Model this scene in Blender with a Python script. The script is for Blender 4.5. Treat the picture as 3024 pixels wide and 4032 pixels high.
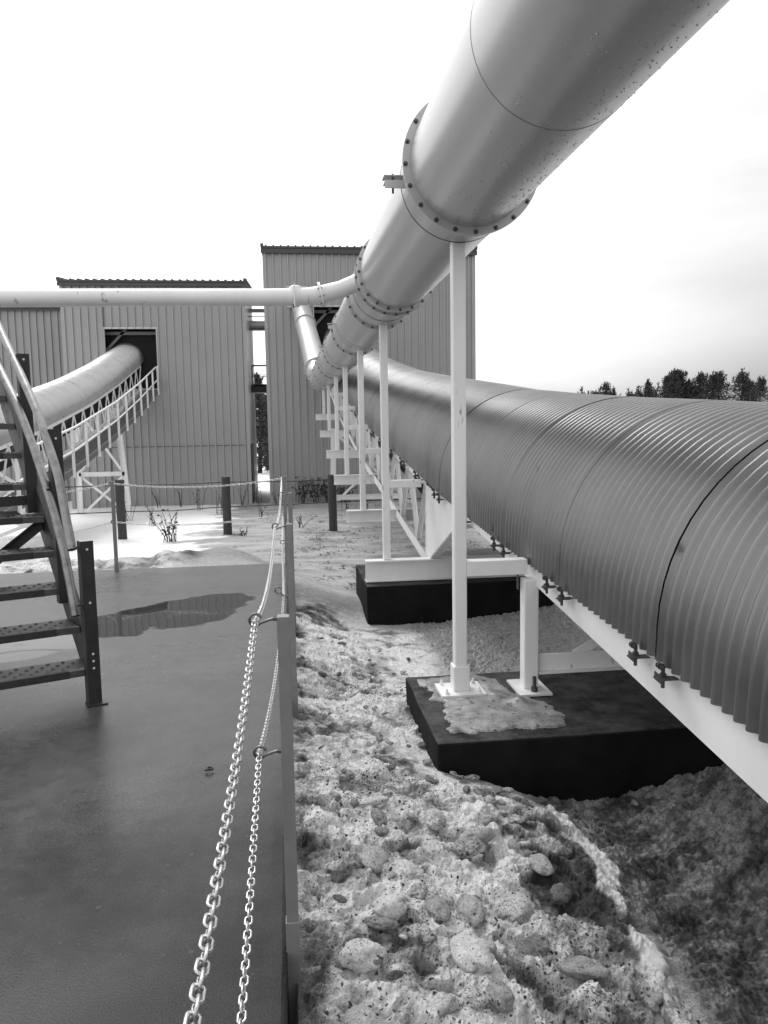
import bpy, math, random
import numpy as np
from mathutils import Vector, Matrix

for o in list(bpy.data.objects):
    bpy.data.objects.remove(o)
S = bpy.context.scene
COL = S.collection
RAD = math.radians

# ------------------------------------------------------------------ camera
cd = bpy.data.cameras.new('camera')
cam = bpy.data.objects.new('camera', cd)
COL.objects.link(cam)
cd.sensor_fit = 'VERTICAL'
cd.sensor_height = 24.0
cd.lens = 18.02
cd.clip_start = 0.02
cd.clip_end = 3000
RIGHT = Vector((0.99215, -0.12399, -0.01640))
UPV = Vector((0.02968, 0.10540, 0.99399))
FWD = Vector((0.12152, 0.98667, -0.10825))
FWD.normalize()
RIGHT = (RIGHT - FWD * RIGHT.dot(FWD)).normalized()
UPV = RIGHT.cross(FWD)
M = Matrix(((RIGHT.x, UPV.x, -FWD.x, 0), (RIGHT.y, UPV.y, -FWD.y, 0), (RIGHT.z, UPV.z, -FWD.z, 1.67), (0, 0, 0, 1)))
cam.matrix_world = M
S.camera = cam

# ------------------------------------------------------------------ world, sun, exposure
SUN_EL, SUN_AZ = 50.0, -22.0            # azimuth from +Y, negative = towards -X
W = bpy.data.worlds.new('World')
S.world = W
W.use_nodes = True
nt = W.node_tree
nt.nodes.clear()
wo = nt.nodes.new('ShaderNodeOutputWorld')
bg = nt.nodes.new('ShaderNodeBackground')
sky = nt.nodes.new('ShaderNodeTexSky')
sky.sky_type = 'NISHITA'
sky.sun_disc = False
sky.sun_elevation = RAD(SUN_EL)
sky.sun_rotation = RAD(SUN_AZ)
sky.dust_density = 3.0
bw = nt.nodes.new('ShaderNodeRGBToBW')
nt.links.new(sky.outputs[0], bw.inputs[0])
# an overcast layer: pale cloud over the whole dome, thinner and thicker in soft streaks
tc = nt.nodes.new('ShaderNodeTexCoord')
mp = nt.nodes.new('ShaderNodeMapping')
mp.inputs['Scale'].default_value = (1.2, 1.2, 5.0)
nz = nt.nodes.new('ShaderNodeTexNoise')
nz.inputs['Scale'].default_value = 1.6
nz.inputs['Detail'].default_value = 5
nt.links.new(tc.outputs['Generated'], mp.inputs[0])
nt.links.new(mp.outputs[0], nz.inputs['Vector'])
cl = nt.nodes.new('ShaderNodeMapRange')
cl.inputs['From Min'].default_value = 0.3
cl.inputs['From Max'].default_value = 0.7
cl.inputs['To Min'].default_value = 8.0
cl.inputs['To Max'].default_value = 14.0
nt.links.new(nz.outputs['Fac'], cl.inputs['Value'])
mx = nt.nodes.new('ShaderNodeMix')
mx.data_type = 'FLOAT'
mx.inputs[0].default_value = 0.5
nt.links.new(bw.outputs[0], mx.inputs[2])
sxyz = nt.nodes.new('ShaderNodeSeparateXYZ')
nt.links.new(tc.outputs['Generated'], sxyz.inputs[0])
bz = nt.nodes.new('ShaderNodeMapRange')          # low in the sky
bz.inputs['From Min'].default_value = .42; bz.inputs['From Max'].default_value = .05
nt.links.new(sxyz.outputs[2], bz.inputs['Value'])
bx = nt.nodes.new('ShaderNodeMapRange')          # to the east of the gallery
bx.inputs['From Min'].default_value = .05; bx.inputs['From Max'].default_value = .55
nt.links.new(sxyz.outputs[0], bx.inputs['Value'])
bm1 = nt.nodes.new('ShaderNodeMath'); bm1.operation = 'MULTIPLY'
nt.links.new(bz.outputs[0], bm1.inputs[0]); nt.links.new(bx.outputs[0], bm1.inputs[1])
bm2 = nt.nodes.new('ShaderNodeMapRange')
bm2.inputs['To Min'].default_value = 1.0; bm2.inputs['To Max'].default_value = .22
nt.links.new(bm1.outputs[0], bm2.inputs['Value'])
bm3 = nt.nodes.new('ShaderNodeMath'); bm3.operation = 'MULTIPLY'
nt.links.new(cl.outputs[0], bm3.inputs[0]); nt.links.new(bm2.outputs[0], bm3.inputs[1])
nt.links.new(bm3.outputs[0], mx.inputs[3])
nt.links.new(mx.outputs[0], bg.inputs['Color'])
bg.inputs['Strength'].default_value = 0.12
nt.links.new(bg.outputs[0], wo.inputs[0])

sd = bpy.data.lights.new('sun', 'SUN')
sd.energy = 1.0
sd.angle = RAD(20)
sd.color = (1, 1, 1)
sun = bpy.data.objects.new('sun', sd)
COL.objects.link(sun)
ce = math.cos(RAD(SUN_EL))
to_sun = Vector((math.sin(RAD(SUN_AZ)) * ce, math.cos(RAD(SUN_AZ)) * ce, math.sin(RAD(SUN_EL))))
sun.rotation_euler = (-to_sun).to_track_quat('-Z', 'Y').to_euler()

S.view_settings.view_transform = 'Standard'
S.view_settings.look = 'None'
S.view_settings.gamma = 1
S.view_settings.exposure = 0.58
S.render.engine = 'CYCLES'

# ------------------------------------------------------------------ helpers
class MB:
    def __init__(s):
        s.v, s.f, s.m, s.s = [], [], [], []

    def add(s, vs, fs, mi=0, smooth=False):
        b = len(s.v)
        s.v += [tuple(p) for p in vs]
        for f in fs:
            s.f.append([b + i for i in f])
            s.m.append(mi)
            s.s.append(smooth)

    def box(s, x0, x1, y0, y1, z0, z1, mi=0):
        vs = [(x0, y0, z0), (x1, y0, z0), (x1, y1, z0), (x0, y1, z0), (x0, y0, z1), (x1, y0, z1), (x1, y1, z1), (x0, y1, z1)]
        s.add(vs, [(0, 3, 2, 1), (4, 5, 6, 7), (0, 1, 5, 4), (1, 2, 6, 5), (2, 3, 7, 6), (3, 0, 4, 7)], mi)

    def bar(s, p0, p1, w, h, up=(0, 0, 1), mi=0, oa=0.0, ob=0.0):
        """box along p0-p1, w across, h along up; oa / ob shift it across and along up"""
        p0, p1, up = Vector(p0), Vector(p1), Vector(up)
        d = (p1 - p0).normalized()
        a = d.cross(up)
        if a.length < 1e-5:
            a = d.cross(Vector((1, 0, 0)))
        a.normalize()
        u = a.cross(d).normalized()
        p0 = p0 + a * oa + u * ob
        p1 = p1 + a * oa + u * ob
        vs = []
        for p in (p0, p1):
            for i, j in ((-1, -1), (1, -1), (1, 1), (-1, 1)):
                vs.append(p + a * (w / 2 * i) + u * (h / 2 * j))
        s.add(vs, [(0, 1, 2, 3), (7, 6, 5, 4), (0, 4, 5, 1), (1, 5, 6, 2), (2, 6, 7, 3), (3, 7, 4, 0)], mi)

    def ibeam(s, p0, p1, w, h, up=(0, 0, 1), t=0.012, mi=0):
        s.bar(p0, p1, w, t, up, mi, ob=h / 2 - t / 2)
        s.bar(p0, p1, w, t, up, mi, ob=-h / 2 + t / 2)
        s.bar(p0, p1, t, h - 2 * t, up, mi)

    def angle(s, p0, p1, w, t, up=(0, 0, 1), mi=0):
        s.bar(p0, p1, w, t, up, mi, ob=w / 2 - t / 2)
        s.bar(p0, p1, t, w - t, up, mi, oa=w / 2 - t / 2, ob=-t / 2)

    def tube(s, pts, r, n=12, cap=True, mi=0, smooth=True, closed=False):
        pts = [Vector(p) for p in pts]
        k = len(pts)
        rs = r if isinstance(r, (list, tuple)) else [r] * k
        ref = None
        rings = []
        for i, p in enumerate(pts):
            if closed:
                d = pts[(i + 1) % k] - pts[i - 1]
            else:
                d = pts[min(i + 1, k - 1)] - pts[max(i - 1, 0)]
            d.normalize()
            if ref is None:
                ref = Vector((0, 0, 1)) if abs(d.z) < 0.9 else Vector((1, 0, 0))
            a = ref - d * ref.dot(d)
            if a.length < 1e-6:
                a = d.orthogonal()
            a.normalize()
            ref = a
            b = d.cross(a)
            rings.append([p + (a * math.cos(2 * math.pi * j / n) + b * math.sin(2 * math.pi * j / n)) * rs[i] for j in range(n)])
        vs = [q for rg in rings for q in rg]
        fs = []
        for i in range(k if closed else k - 1):
            i2 = (i + 1) % k
            for j in range(n):
                j2 = (j + 1) % n
                fs.append((i * n + j, i * n + j2, i2 * n + j2, i2 * n + j))
        s.add(vs, fs, mi, smooth)
        if cap and not closed:
            s.add(rings[0], [tuple(range(n - 1, -1, -1))], mi)
            s.add(rings[-1], [tuple(range(n))], mi)

    def lathe(s, o, ax, prof, n=24, mi=0, smooth=True, start=0.0):
        """prof: (distance along axis, radius) list, closed at both ends if radius 0"""
        o, ax = Vector(o), Vector(ax).normalized()
        a = ax.orthogonal().normalized() if abs(ax.y) < 0.99 else Vector((1, 0, 0))
        b = ax.cross(a)
        vs, fs = [], []
        for t, r in prof:
            for j in range(n):
                th = 2 * math.pi * j / n + start
                vs.append(o + ax * t + (a * math.cos(th) + b * math.sin(th)) * r)
        for i in range(len(prof) - 1):
            for j in range(n):
                j2 = (j + 1) % n
                fs.append((i * n + j, (i + 1) * n + j, (i + 1) * n + j2, i * n + j2))
        s.add(vs, fs, mi, smooth)

    def prism(s, poly, vec, mi=0):
        poly = [Vector(p) for p in poly]
        vec = Vector(vec)
        n = len(poly)
        vs = poly + [p + vec for p in poly]
        fs = [tuple(range(n - 1, -1, -1)), tuple(range(n, 2 * n))]
        for i in range(n):
            j = (i + 1) % n
            fs.append((i, j, n + j, n + i))
        s.add(vs, fs, mi)

    def nut(s, o, ax, r=0.014, h=0.014, mi=1, stud=0.02):
        s.lathe(o, ax, [(0, r * 1.5), (0.003, r * 1.5), (0.003, 0)], 10, mi, False)
        s.lathe(o, ax, [(0.002, r), (h, r), (h, 0)], 6, mi, False)
        s.lathe(o, ax, [(h - 0.001, r * .5), (h + stud, r * .5), (h + stud, 0)], 7, mi, False)

    def build(s, name, mats, parent=None, bevel=0.0, fixn=True):
        me = bpy.data.meshes.new(name)
        me.from_pydata(s.v, [], s.f)
        if not isinstance(mats, (list, tuple)):
            mats = [mats]
        for m in mats:
            me.materials.append(m)
        me.polygons.foreach_set('material_index', s.m)
        me.polygons.foreach_set('use_smooth', s.s)
        me.update()
        if fixn:
            import bmesh
            bm = bmesh.new()
            bm.from_mesh(me)
            bmesh.ops.recalc_face_normals(bm, faces=bm.faces)
            bm.to_mesh(me)
            bm.free()
        o = bpy.data.objects.new(name, me)
        COL.objects.link(o)
        if parent is not None:
            o.parent = parent
            if parent.type == 'EMPTY':
                o.location = -Vector(parent.location)
        if bevel:
            b = o.modifiers.new('bevel', 'BEVEL')
            b.width = bevel
            b.segments = 2
            b.limit_method = 'ANGLE'
            b.angle_limit = RAD(50)
        return o


def tag(o, label, cat, group=None, kind=None):
    if label: o['label'] = label
    if cat: o['category'] = cat
    if group: o['group'] = group
    if kind: o['kind'] = kind
    return o


def thing(name, label, cat, loc=(0, 0, 0), group=None):
    o = bpy.data.objects.new(name, None)
    COL.objects.link(o)
    o.location = loc
    o.empty_display_size = 0.1
    return tag(o, label, cat, group)


def copy_tree(o, parent=None, dx=(0, 0, 0)):
    c = o.copy()
    COL.objects.link(c)
    if parent is not None:
        c.parent = parent
    else:
        c.location = Vector(o.location) + Vector(dx)
    for ch in list(o.children):
        copy_tree(ch, c)
    return c


def mat(name, val, rough=0.5, metal=0.0, var=0.0, vscale=3.0, bump=0.0, bscale=40.0, rvar=0.0, spec=0.5, streak=None, dark=None, coat=0.0):
    """grey procedural material: base value with noise variation, roughness variation and fine bump"""
    m = bpy.data.materials.new(name)
    m.use_nodes = True
    n = m.node_tree
    p = n.nodes['Principled BSDF']
    p.inputs['Base Color'].default_value = (val, val, val, 1)
    p.inputs['Roughness'].default_value = rough
    p.inputs['Metallic'].default_value = metal
    p.inputs['Specular IOR Level'].default_value = spec
    if coat:
        p.inputs['Coat Weight'].default_value = coat
        p.inputs['Coat Roughness'].default_value = 0.15
    g = n.nodes.new('ShaderNodeNewGeometry')
    mp = n.nodes.new('ShaderNodeMapping')
    n.links.new(g.outputs['Position'], mp.inputs[0])
    if streak:
        mp.inputs['Scale'].default_value = streak
    t = n.nodes.new('ShaderNodeTexNoise')
    t.inputs['Scale'].default_value = vscale
    t.inputs['Detail'].default_value = 6
    t.inputs['Roughness'].default_value = 0.65
    n.links.new(mp.outputs[0], t.inputs['Vector'])
    if var or dark:
        r = n.nodes.new('ShaderNodeMapRange')
        r.inputs['From Min'].default_value = 0.3
        r.inputs['From Max'].default_value = 0.7
        r.inputs['To Min'].default_value = val * (1 - var)
        r.inputs['To Max'].default_value = min(0.95, val * (1 + var))
        n.links.new(t.outputs['Fac'], r.inputs['Value'])
        out = r.outputs[0]
        if dark:            # (value, threshold, scale): small stains
            t2 = n.nodes.new('ShaderNodeTexNoise')
            t2.inputs['Scale'].default_value = dark[2]
            t2.inputs['Detail'].default_value = 8
            n.links.new(mp.outputs[0], t2.inputs['Vector'])
            r2 = n.nodes.new('ShaderNodeMapRange')
            r2.inputs['From Min'].default_value = dark[1]
            r2.inputs['From Max'].default_value = dark[1] + 0.06
            n.links.new(t2.outputs['Fac'], r2.inputs['Value'])
            mxn = n.nodes.new('ShaderNodeMix')
            mxn.data_type = 'FLOAT'
            n.links.new(r2.outputs[0], mxn.inputs[0])
            n.links.new(out, mxn.inputs[2])
            mxn.inputs[3].default_value = dark[0]
            out = mxn.outputs[0]
        n.links.new(out, p.inputs['Base Color'])
    if rvar:
        r = n.nodes.new('ShaderNodeMapRange')
        r.inputs['From Min'].default_value = 0.3
        r.inputs['From Max'].default_value = 0.7
        r.inputs['To Min'].default_value = max(0.02, rough - rvar)
        r.inputs['To Max'].default_value = min(1, rough + rvar)
        n.links.new(t.outputs['Fac'], r.inputs['Value'])
        n.links.new(r.outputs[0], p.inputs['Roughness'])
    if bump:
        t3 = n.nodes.new('ShaderNodeTexNoise')
        t3.inputs['Scale'].default_value = bscale
        t3.inputs['Detail'].default_value = 5
        n.links.new(g.outputs['Position'], t3.inputs['Vector'])
        b = n.nodes.new('ShaderNodeBump')
        b.inputs['Strength'].default_value = bump
        b.inputs['Distance'].default_value = 0.01
        n.links.new(t3.outputs['Fac'], b.inputs['Height'])
        n.links.new(b.outputs[0], p.inputs['Normal'])
    return m


# numpy gradient noise / cell noise for terrain
def _h(ix, iy, seed):
    n = (ix * 374761393 + iy * 668265263 + seed * 974634777) & 0xffffffff
    n = ((n ^ (n >> 13)) * 1274126177) & 0xffffffff
    return (n ^ (n >> 16)) & 0xffffffff


def gnoise(x, y, seed=0):
    x0 = np.floor(x).astype(np.int64)
    y0 = np.floor(y).astype(np.int64)
    fx, fy = x - x0, y - y0
    u = fx * fx * fx * (fx * (fx * 6 - 15) + 10)
    v = fy * fy * fy * (fy * (fy * 6 - 15) + 10)

    def g(ix, iy, dx, dy):
        a = _h(ix, iy, seed) / 4294967296.0 * 2 * np.pi
        return np.cos(a) * dx + np.sin(a) * dy
    a = g(x0, y0, fx, fy) * (1 - u) + g(x0 + 1, y0, fx - 1, fy) * u
    b = g(x0, y0 + 1, fx, fy - 1) * (1 - u) + g(x0 + 1, y0 + 1, fx - 1, fy - 1) * u
    return (a * (1 - v) + b * v) * 1.4


def fbm(x, y, oct=4, seed=0, gain=0.5):
    r, a = 0, 1.0
    for i in range(oct):
        r = r + a * gnoise(x * 2 ** i + 17.3 * i, y * 2 ** i - 9.1 * i, seed + i)
        a *= gain
    return r


def cells(x, y, seed=0):
    x0 = np.floor(x).astype(np.int64)
    y0 = np.floor(y).astype(np.int64)
    best = np.full(x.shape, 9.0)
    idv = np.zeros(x.shape)
    for i in (-1, 0, 1):
        for j in (-1, 0, 1):
            ix, iy = x0 + i, y0 + j
            px = ix + _h(ix, iy, seed) / 4294967296.0
            py = iy + _h(ix, iy, seed + 7) / 4294967296.0
            d = np.hypot(x - px, y - py)
            m = d < best
            best = np.where(m, d, best)
            idv = np.where(m, _h(ix, iy, seed + 13) / 4294967296.0, idv)
    return best, idv


def sst(a, b, x):
    t = np.clip((x - a) / (b - a), 0, 1)
    return t * t * (3 - 2 * t)


# ------------------------------------------------------------------ materials
WHITE = mat('white_paint', 0.78, 0.38, var=0.07, vscale=3, bump=0.03, bscale=120, dark=(0.30, 0.685, 13), streak=(1, 1, .35))
DUCTM = mat('duct_metal', 0.46, 0.30, metal=0.30, var=0.035, vscale=1.6, rvar=0.03, streak=(1, .25, 1))
GALV = mat('galvanised_sheet', 0.21, 0.36, metal=0.8, var=0.13, vscale=2.2, rvar=0.05, bump=0.012, bscale=160, dark=(0.10, 0.70, 5))
GALV2 = mat('skylit_galvanised_sheet', 0.46, 0.30, metal=0.8, var=0.08, vscale=2.2, rvar=0.05)  # left cover only: sky reflection put into a lighter sheet colour
CLAMPM = mat('dark_steel', 0.07, 0.5, metal=0.5, var=0.3, vscale=30)
BOLTM = mat('zinc_bolt', 0.12, 0.35, metal=0.9, var=0.2, vscale=60)
STAIRM = mat('stair_steel', 0.035, 0.5, metal=0.35, var=0.25, vscale=12, rvar=0.1, bump=0.06, bscale=150)
TREADM = mat('tread_plate', 0.085, 0.5, metal=0.4, var=0.25, vscale=14, bump=0.05, bscale=150)
NOSEM = mat('tread_nosing', 0.028, 0.7, var=0.3, vscale=20, bump=0.15, bscale=300)
RAILM = mat('galvanised_rail', 0.24, 0.34, metal=0.85, var=0.35, vscale=14, rvar=0.1, bump=0.05, bscale=80)
POSTM = mat('fence_post_steel', 0.22, 0.45, metal=0.2, var=0.12, vscale=10, bump=0.03, bscale=150, dark=(0.12, 0.70, 16))
CHAINM = mat('zinc_chain', 0.55, 0.30, metal=0.9, var=0.1, vscale=60)
EYEM = mat('eyebolt_steel', 0.16, 0.35, metal=0.8, var=0.3, vscale=50)
BLOCKM = mat('damp_shaded_concrete', 0.010, 0.85, spec=.12, var=0.55, vscale=3.5, rvar=0.15, bump=0.35, bscale=70, dark=(0.02, 0.66, 30))  # near-black sides: the shade under the gallery is in the base value
TIMBER = mat('dark_timber', 0.045, 0.8, var=0.35, vscale=9, streak=(6, 6, .6), bump=0.2, bscale=60)
CABLEM = mat('wire_cable', 0.05, 0.5, metal=0.5)
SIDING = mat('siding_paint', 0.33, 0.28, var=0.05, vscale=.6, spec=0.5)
SIDEW = mat('skylit_siding', 0.80, 0.10, var=0.04, vscale=.6, spec=.8)  # right side walls: sky reflection painted as a paler siding
SIDING2 = mat('siding_paint_annex', 0.29, 0.3, var=0.05, vscale=.6)
TRIMD = mat('dark_trim', 0.05, 0.45, var=0.1)
TRIML = mat('pale_trim', 0.5, 0.4, var=0.05)
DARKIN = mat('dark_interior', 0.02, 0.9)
BARK = mat('bark', 0.03, 0.9, var=0.3, vscale=12)
NEEDLE = mat('needles', 0.028, 0.75, var=0.5, vscale=1.2)
NEEDLE2 = mat('needles_pale', 0.045, 0.75, var=0.5, vscale=1.2)
WEEDM = mat('dry_weed', 0.045, 0.85, var=0.4, vscale=30)
ICEM = mat('dirty_ice', 0.24, 0.34, var=0.55, vscale=9, rvar=0.12, bump=0.5, bscale=60, dark=(0.05, 0.60, 22))
BELTM = mat('belt_rubber', 0.02, 0.7)
DECKM = mat('deck_grating', 0.16, 0.6, metal=0.4, var=0.1)
STICKER = mat('sticker_white', 0.7, 0.4)
STICKD = mat('sticker_dark', 0.03, 0.4)
LEAFD = mat('dead_leaf', 0.025, 0.7, var=0.4, vscale=60)

def grit_lit_top(m, lo, hi):  # gritty top paler than the sides: light from above put into the colour
    n = m.node_tree
    p = n.nodes['Principled BSDF']
    src = p.inputs['Base Color'].links[0].from_socket
    g = n.nodes.new('ShaderNodeNewGeometry')
    sp = n.nodes.new('ShaderNodeSeparateXYZ'); n.links.new(g.outputs['Normal'], sp.inputs[0])
    t = n.nodes.new('ShaderNodeTexNoise'); t.inputs['Scale'].default_value = 4.5; t.inputs['Detail'].default_value = 10; t.inputs['Roughness'].default_value = .72
    n.links.new(g.outputs['Position'], t.inputs['Vector'])
    r = n.nodes.new('ShaderNodeMapRange'); n.links.new(t.outputs['Fac'], r.inputs['Value'])
    r.inputs['From Min'].default_value = .32; r.inputs['From Max'].default_value = .70; r.inputs['To Min'].default_value = lo; r.inputs['To Max'].default_value = hi
    z = n.nodes.new('ShaderNodeMapRange'); n.links.new(sp.outputs[2], z.inputs['Value']); z.inputs['From Min'].default_value = .4; z.inputs['From Max'].default_value = .8
    mx_ = n.nodes.new('ShaderNodeMix'); mx_.data_type = 'FLOAT'
    n.links.new(z.outputs[0], mx_.inputs[0]); n.links.new(src, mx_.inputs[2]); n.links.new(r.outputs[0], mx_.inputs[3])
    n.links.new(mx_.outputs[0], p.inputs['Base Color'])


grit_lit_top(BLOCKM, .006, .105)

# ------------------------------------------------------------------ terrain
CTRL = [  # x, y, z of the snow bank and the field near the pad
    (.05, -.5, -.20), (.05, .5, -.18), (.05, 1.5, -.16), (.05, 2.35, -.10), (.05, 3.3, -.06), (.05, 4.15, -.05), (.05, 4.7, -.14), (.05, 5.5, -.12),
    (.05, 6.5, -.16), (.05, 7.5, -.22), (.1, 9.0, -.30), (.15, 9.4, -.24),
    (.5, 0, -.24), (.5, 1.5, -.20), (.5, 2.5, -.12), (.5, 3.3, -.12), (.5, 4.2, -.20), (.5, 5.5, -.30), (.55, 6.5, -.36), (.5, 8, -.45), (.45, 10.2, -.45),
    (.79, 4.12, -.27), (.79, 5.2, -.26), (.95, 3.5, -.19), (1.49, 4.0, -.50), (2.05, 4.0, -.46), (2.46, 4.0, -.35), (2.9, 4.0, -.30), (3.6, 4.0, -.35),
    (1.0, 2.5, -.20), (1.28, 2.4, -.25), (1.30, 3.0, -.25), (1.15, 3.75, -.29), (1.0, 1.2, -.24), (1.45, 1.2, -.32), (1.75, 2.9, -.50), (2.1, 2.3, -.60), (2.0, 1.2, -.55), (2.2, 3.3, -.46),
    (2.7, 3.2, -.32), (3.2, 2.2, -.45), (3.5, .5, -.5), (1.2, 6.5, -.48), (1.2, 5.7, -.42), (2.3, 6.5, -.45), (3.4, 6.5, -.33), (2.3, 5.5, -.40), (3.6, 5.2, -.35),
    (1.2, 8.5, -.56), (.8, 8.4, -.54), (2.6, 8.5, -.48), (3.6, 8.4, -.35), (.5, 12, -.50), (2.5, 12, -.55), (4.5, 9, -.45), (4.6, 12, -.55), (4.8, 3, -.5),
    (-.6, 9.75, -.06), (-2, 9.75, -.03), (-3.4, 9.75, -.04), (-5, 9.75, -.06), (-.6, 10.9, -.05), (-1.05, 11.0, .04), (-1.5, 11.0, -.10), (-.3, 11.2, -.30), (-1.0, 12.2, -.32),
    (-2.2, 11, -.18), (-3.5, 11, -.12), (-5, 11, -.12), (-2.5, 13, -.45), (-4.5, 13, -.40), (0, 13.5, -.55), (2, 15, -.66), (-2, 15, -.62), (-5, 15, -.6), (5, 15, -.66)]
_c = np.array(CTRL)


def _rbf_setup():
    P = _c[:, :2]
    d = np.linalg.norm(P[:, None] - P[None], axis=2)
    K = np.sqrt(d * d + 0.05)
    n = len(P)
    A = np.zeros((n + 3, n + 3))
    A[:n, :n] = K + np.eye(n) * -0.02
    A[:n, n] = 1; A[:n, n + 1:] = P
    A[n, :n] = 1; A[n + 1:, :n] = P.T
    return np.linalg.solve(A, np.r_[_c[:, 2], 0, 0, 0])


_w = _rbf_setup()


def g_far(x, y):
    z = -0.5 - 0.04 * (np.clip(y, -50, 33) - 10)
    z = np.where(y < 10, -0.5, z)
    z = np.maximum(z, -1.42)
    hill = 5.0 * sst(36, 78, y) * sst(8, 42, x) + 3.0 * sst(85, 220, y)
    return z + hill + 0.035 * fbm(x * .25, y * .25, 2, 5)


def g_near(x, y):
    sh = x.shape
    x, y = x.ravel(), y.ravel()
    out = np.full(x.shape, _w[-3]) + _w[-2] * x + _w[-1] * y
    for i in range(len(_c)):
        out += _w[i] * np.sqrt((x - _c[i, 0]) ** 2 + (y - _c[i, 1]) ** 2 + 0.05)
    return out.reshape(sh)


def ground_base(x, y):
    wn = (1 - sst(3.6, 5.5, np.abs(x + .2))) * (1 - sst(12, 15.5, y)) * sst(-2.5, -.5, y)
    wide = (1 - sst(3.6, 5.5, np.abs(x + .2)))
    zn = g_near(np.clip(x, -6, 6), np.clip(y, -1.5, 16))
    return g_far(x, y) * (1 - wn) + zn * wn


def ground_z(x, y):
    a = np.array([[float(x)]]), np.array([[float(y)]])
    return float(ground_base(*a)[0, 0])


def make_ground():
    xs = np.unique(np.round(np.concatenate([
        np.linspace(-900, -60, 14), np.linspace(-60, -14, 24), np.arange(-14, -5, .4), np.arange(-5, -.3, .045), np.arange(-.3, 0, .04),
        np.arange(0, 1.6, .0095), np.arange(1.6, 3.0, .016), np.arange(3.0, 5, .06), np.arange(5, 14, .4), np.linspace(14, 70, 40), np.linspace(70, 900, 16)]), 4))
    ys = np.unique(np.round(np.concatenate([
        np.linspace(-600, -20, 10), np.arange(-20, -1, 1.), np.arange(-1, 1.0, .06), np.arange(1.0, 5.0, .0105), np.arange(5.0, 9.4, .02), np.arange(9.4, 11, .026), np.arange(11, 13, .05),
        np.arange(13, 36, .16), np.linspace(36, 110, 60), np.linspace(110, 1500, 24)]), 4))
    X, Y = np.meshgrid(xs, ys)
    Z = ground_base(X, Y)
    # rubble of frozen snow along the pad
    bank = sst(-.1, .05, X) * (1 - sst(1.15, 1.5, X + .10 * fbm(X * 2, Y * 2, 2, 3))) * (1 - sst(7.6, 9.2, Y)) * sst(-1.5, 0, Y)
    bank = np.maximum(bank, sst(-6, -5, X) * (1 - sst(-1.7, -1.2, X)) * sst(9.62, 9.68, Y) * (1 - sst(10.0, 10.9, Y + .3 * fbm(X * 1.2, Y, 2, 98))) * .9)
    thin = 1 - sst(4.6, 6.2, Y) * (X > .7) * .6
    wx, wy = X + .035 * fbm(X * 7, Y * 7, 3, 31), Y + .035 * fbm(X * 7, Y * 7, 3, 41)
    def slab(x, y, sc, seed):
        d, idn = cells(x * sc, y * sc, seed)
        a = idn * 41.0
        q = np.floor(idn * 977.0)
        tx, ty = np.cos(a * 7), np.sin(a * 7)
        lx = (x * sc) % 1000; ly = (y * sc) % 1000
        return d, idn, tx * gnoise(lx * .9, ly * .9, seed + 3) + ty * gnoise(ly * .9, lx * .9, seed + 4)
    d1, i1, t1 = slab(wx, wy, 4.2, 2)
    d2, i2, t2 = slab(wx, wy, 10.5, 4)
    d3, i3 = cells(X * 26 + fbm(X * 30, Y * 30, 2, 44), Y * 26, 6)
    big = ((i1 - .4) * .055 + .050 * t1) * np.clip(1.3 - d1 * .8, 0, 1)
    mid = ((i2 - .4) * .034 + .026 * t2) * np.clip(1.25 - d2 * .7, 0, 1)
    sml = np.sqrt(np.clip(1 - (d3 / .75) ** 2, 0, 1)) * i3 * .013
    rid = (1 - np.abs(gnoise(X * 6 + fbm(X * 3, Y * 3, 2, 14), Y * 8, 15)) * 1.6) * .022 + (1 - np.abs(gnoise(X * 15, Y * 19 + fbm(X * 5, Y * 5, 2, 16), 17)) * 1.6) * .012
    rough = .035 * fbm(X * 2.2, Y * 2.2, 4, 11) + .018 * fbm(X * 12, Y * 12, 4, 12, .7) + rid - .03
    nb_ = 1 - .8 * np.exp(-(np.maximum(np.abs(X - 1.6) - .85, 0) ** 2 + (np.maximum(np.abs(Y - 4.25) - .2, 0)) ** 2) / .03)
    disp = bank * thin * nb_ * (.80 - .22 * sst(3.2, 4.2, Y)) * (big + mid + sml + rough - .015)
    # streaked melt slope under the conveyor
    ux, uy = (X * .8 + Y * .6), (-X * .6 + Y * .8)
    slope = sst(1.2, 1.5, X) * (1 - sst(5, 7, X)) * (1 - sst(9, 10, Y)) * sst(-1, 0, Y)
    disp += slope * (.016 * fbm(ux * 5, uy * 15, 4, 21, .6) + .017 * fbm(X * 26, Y * 26, 4, 22, .72) + .02 * fbm(X * 1.5, Y * 1.5, 2, 23))
    # paler ridge on the edge of the bank
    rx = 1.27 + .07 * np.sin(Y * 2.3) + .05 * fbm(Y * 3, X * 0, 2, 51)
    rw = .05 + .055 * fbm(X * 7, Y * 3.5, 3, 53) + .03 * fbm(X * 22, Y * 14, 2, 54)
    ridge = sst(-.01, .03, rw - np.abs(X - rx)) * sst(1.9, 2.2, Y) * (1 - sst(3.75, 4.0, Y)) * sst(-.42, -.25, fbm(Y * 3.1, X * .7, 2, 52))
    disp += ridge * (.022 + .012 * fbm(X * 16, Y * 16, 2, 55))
    fieldm = sst(9.8, 11, Y)
    disp += fieldm * (1 - sst(60, 100, Y)) * (.010 * fbm(X * 1.6, Y * 1.6, 5, 61, .6))
    Z = Z + disp
    heap = sst(-6, -5, X) * (1 - sst(-1.55, -1.2, X)) * np.exp(-((Y - 10.12 - .08 * fbm(X * 1.5, Y * 0, 2, 62)) / .26) ** 2)
    disp_h = heap * (.13 + .05 * fbm(X * 2.5, Y * 2.5, 3, 63))
    clod = np.exp(-(((X + 1.42) / .16) ** 2 + ((Y - 10.5) / .32) ** 2))
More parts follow.
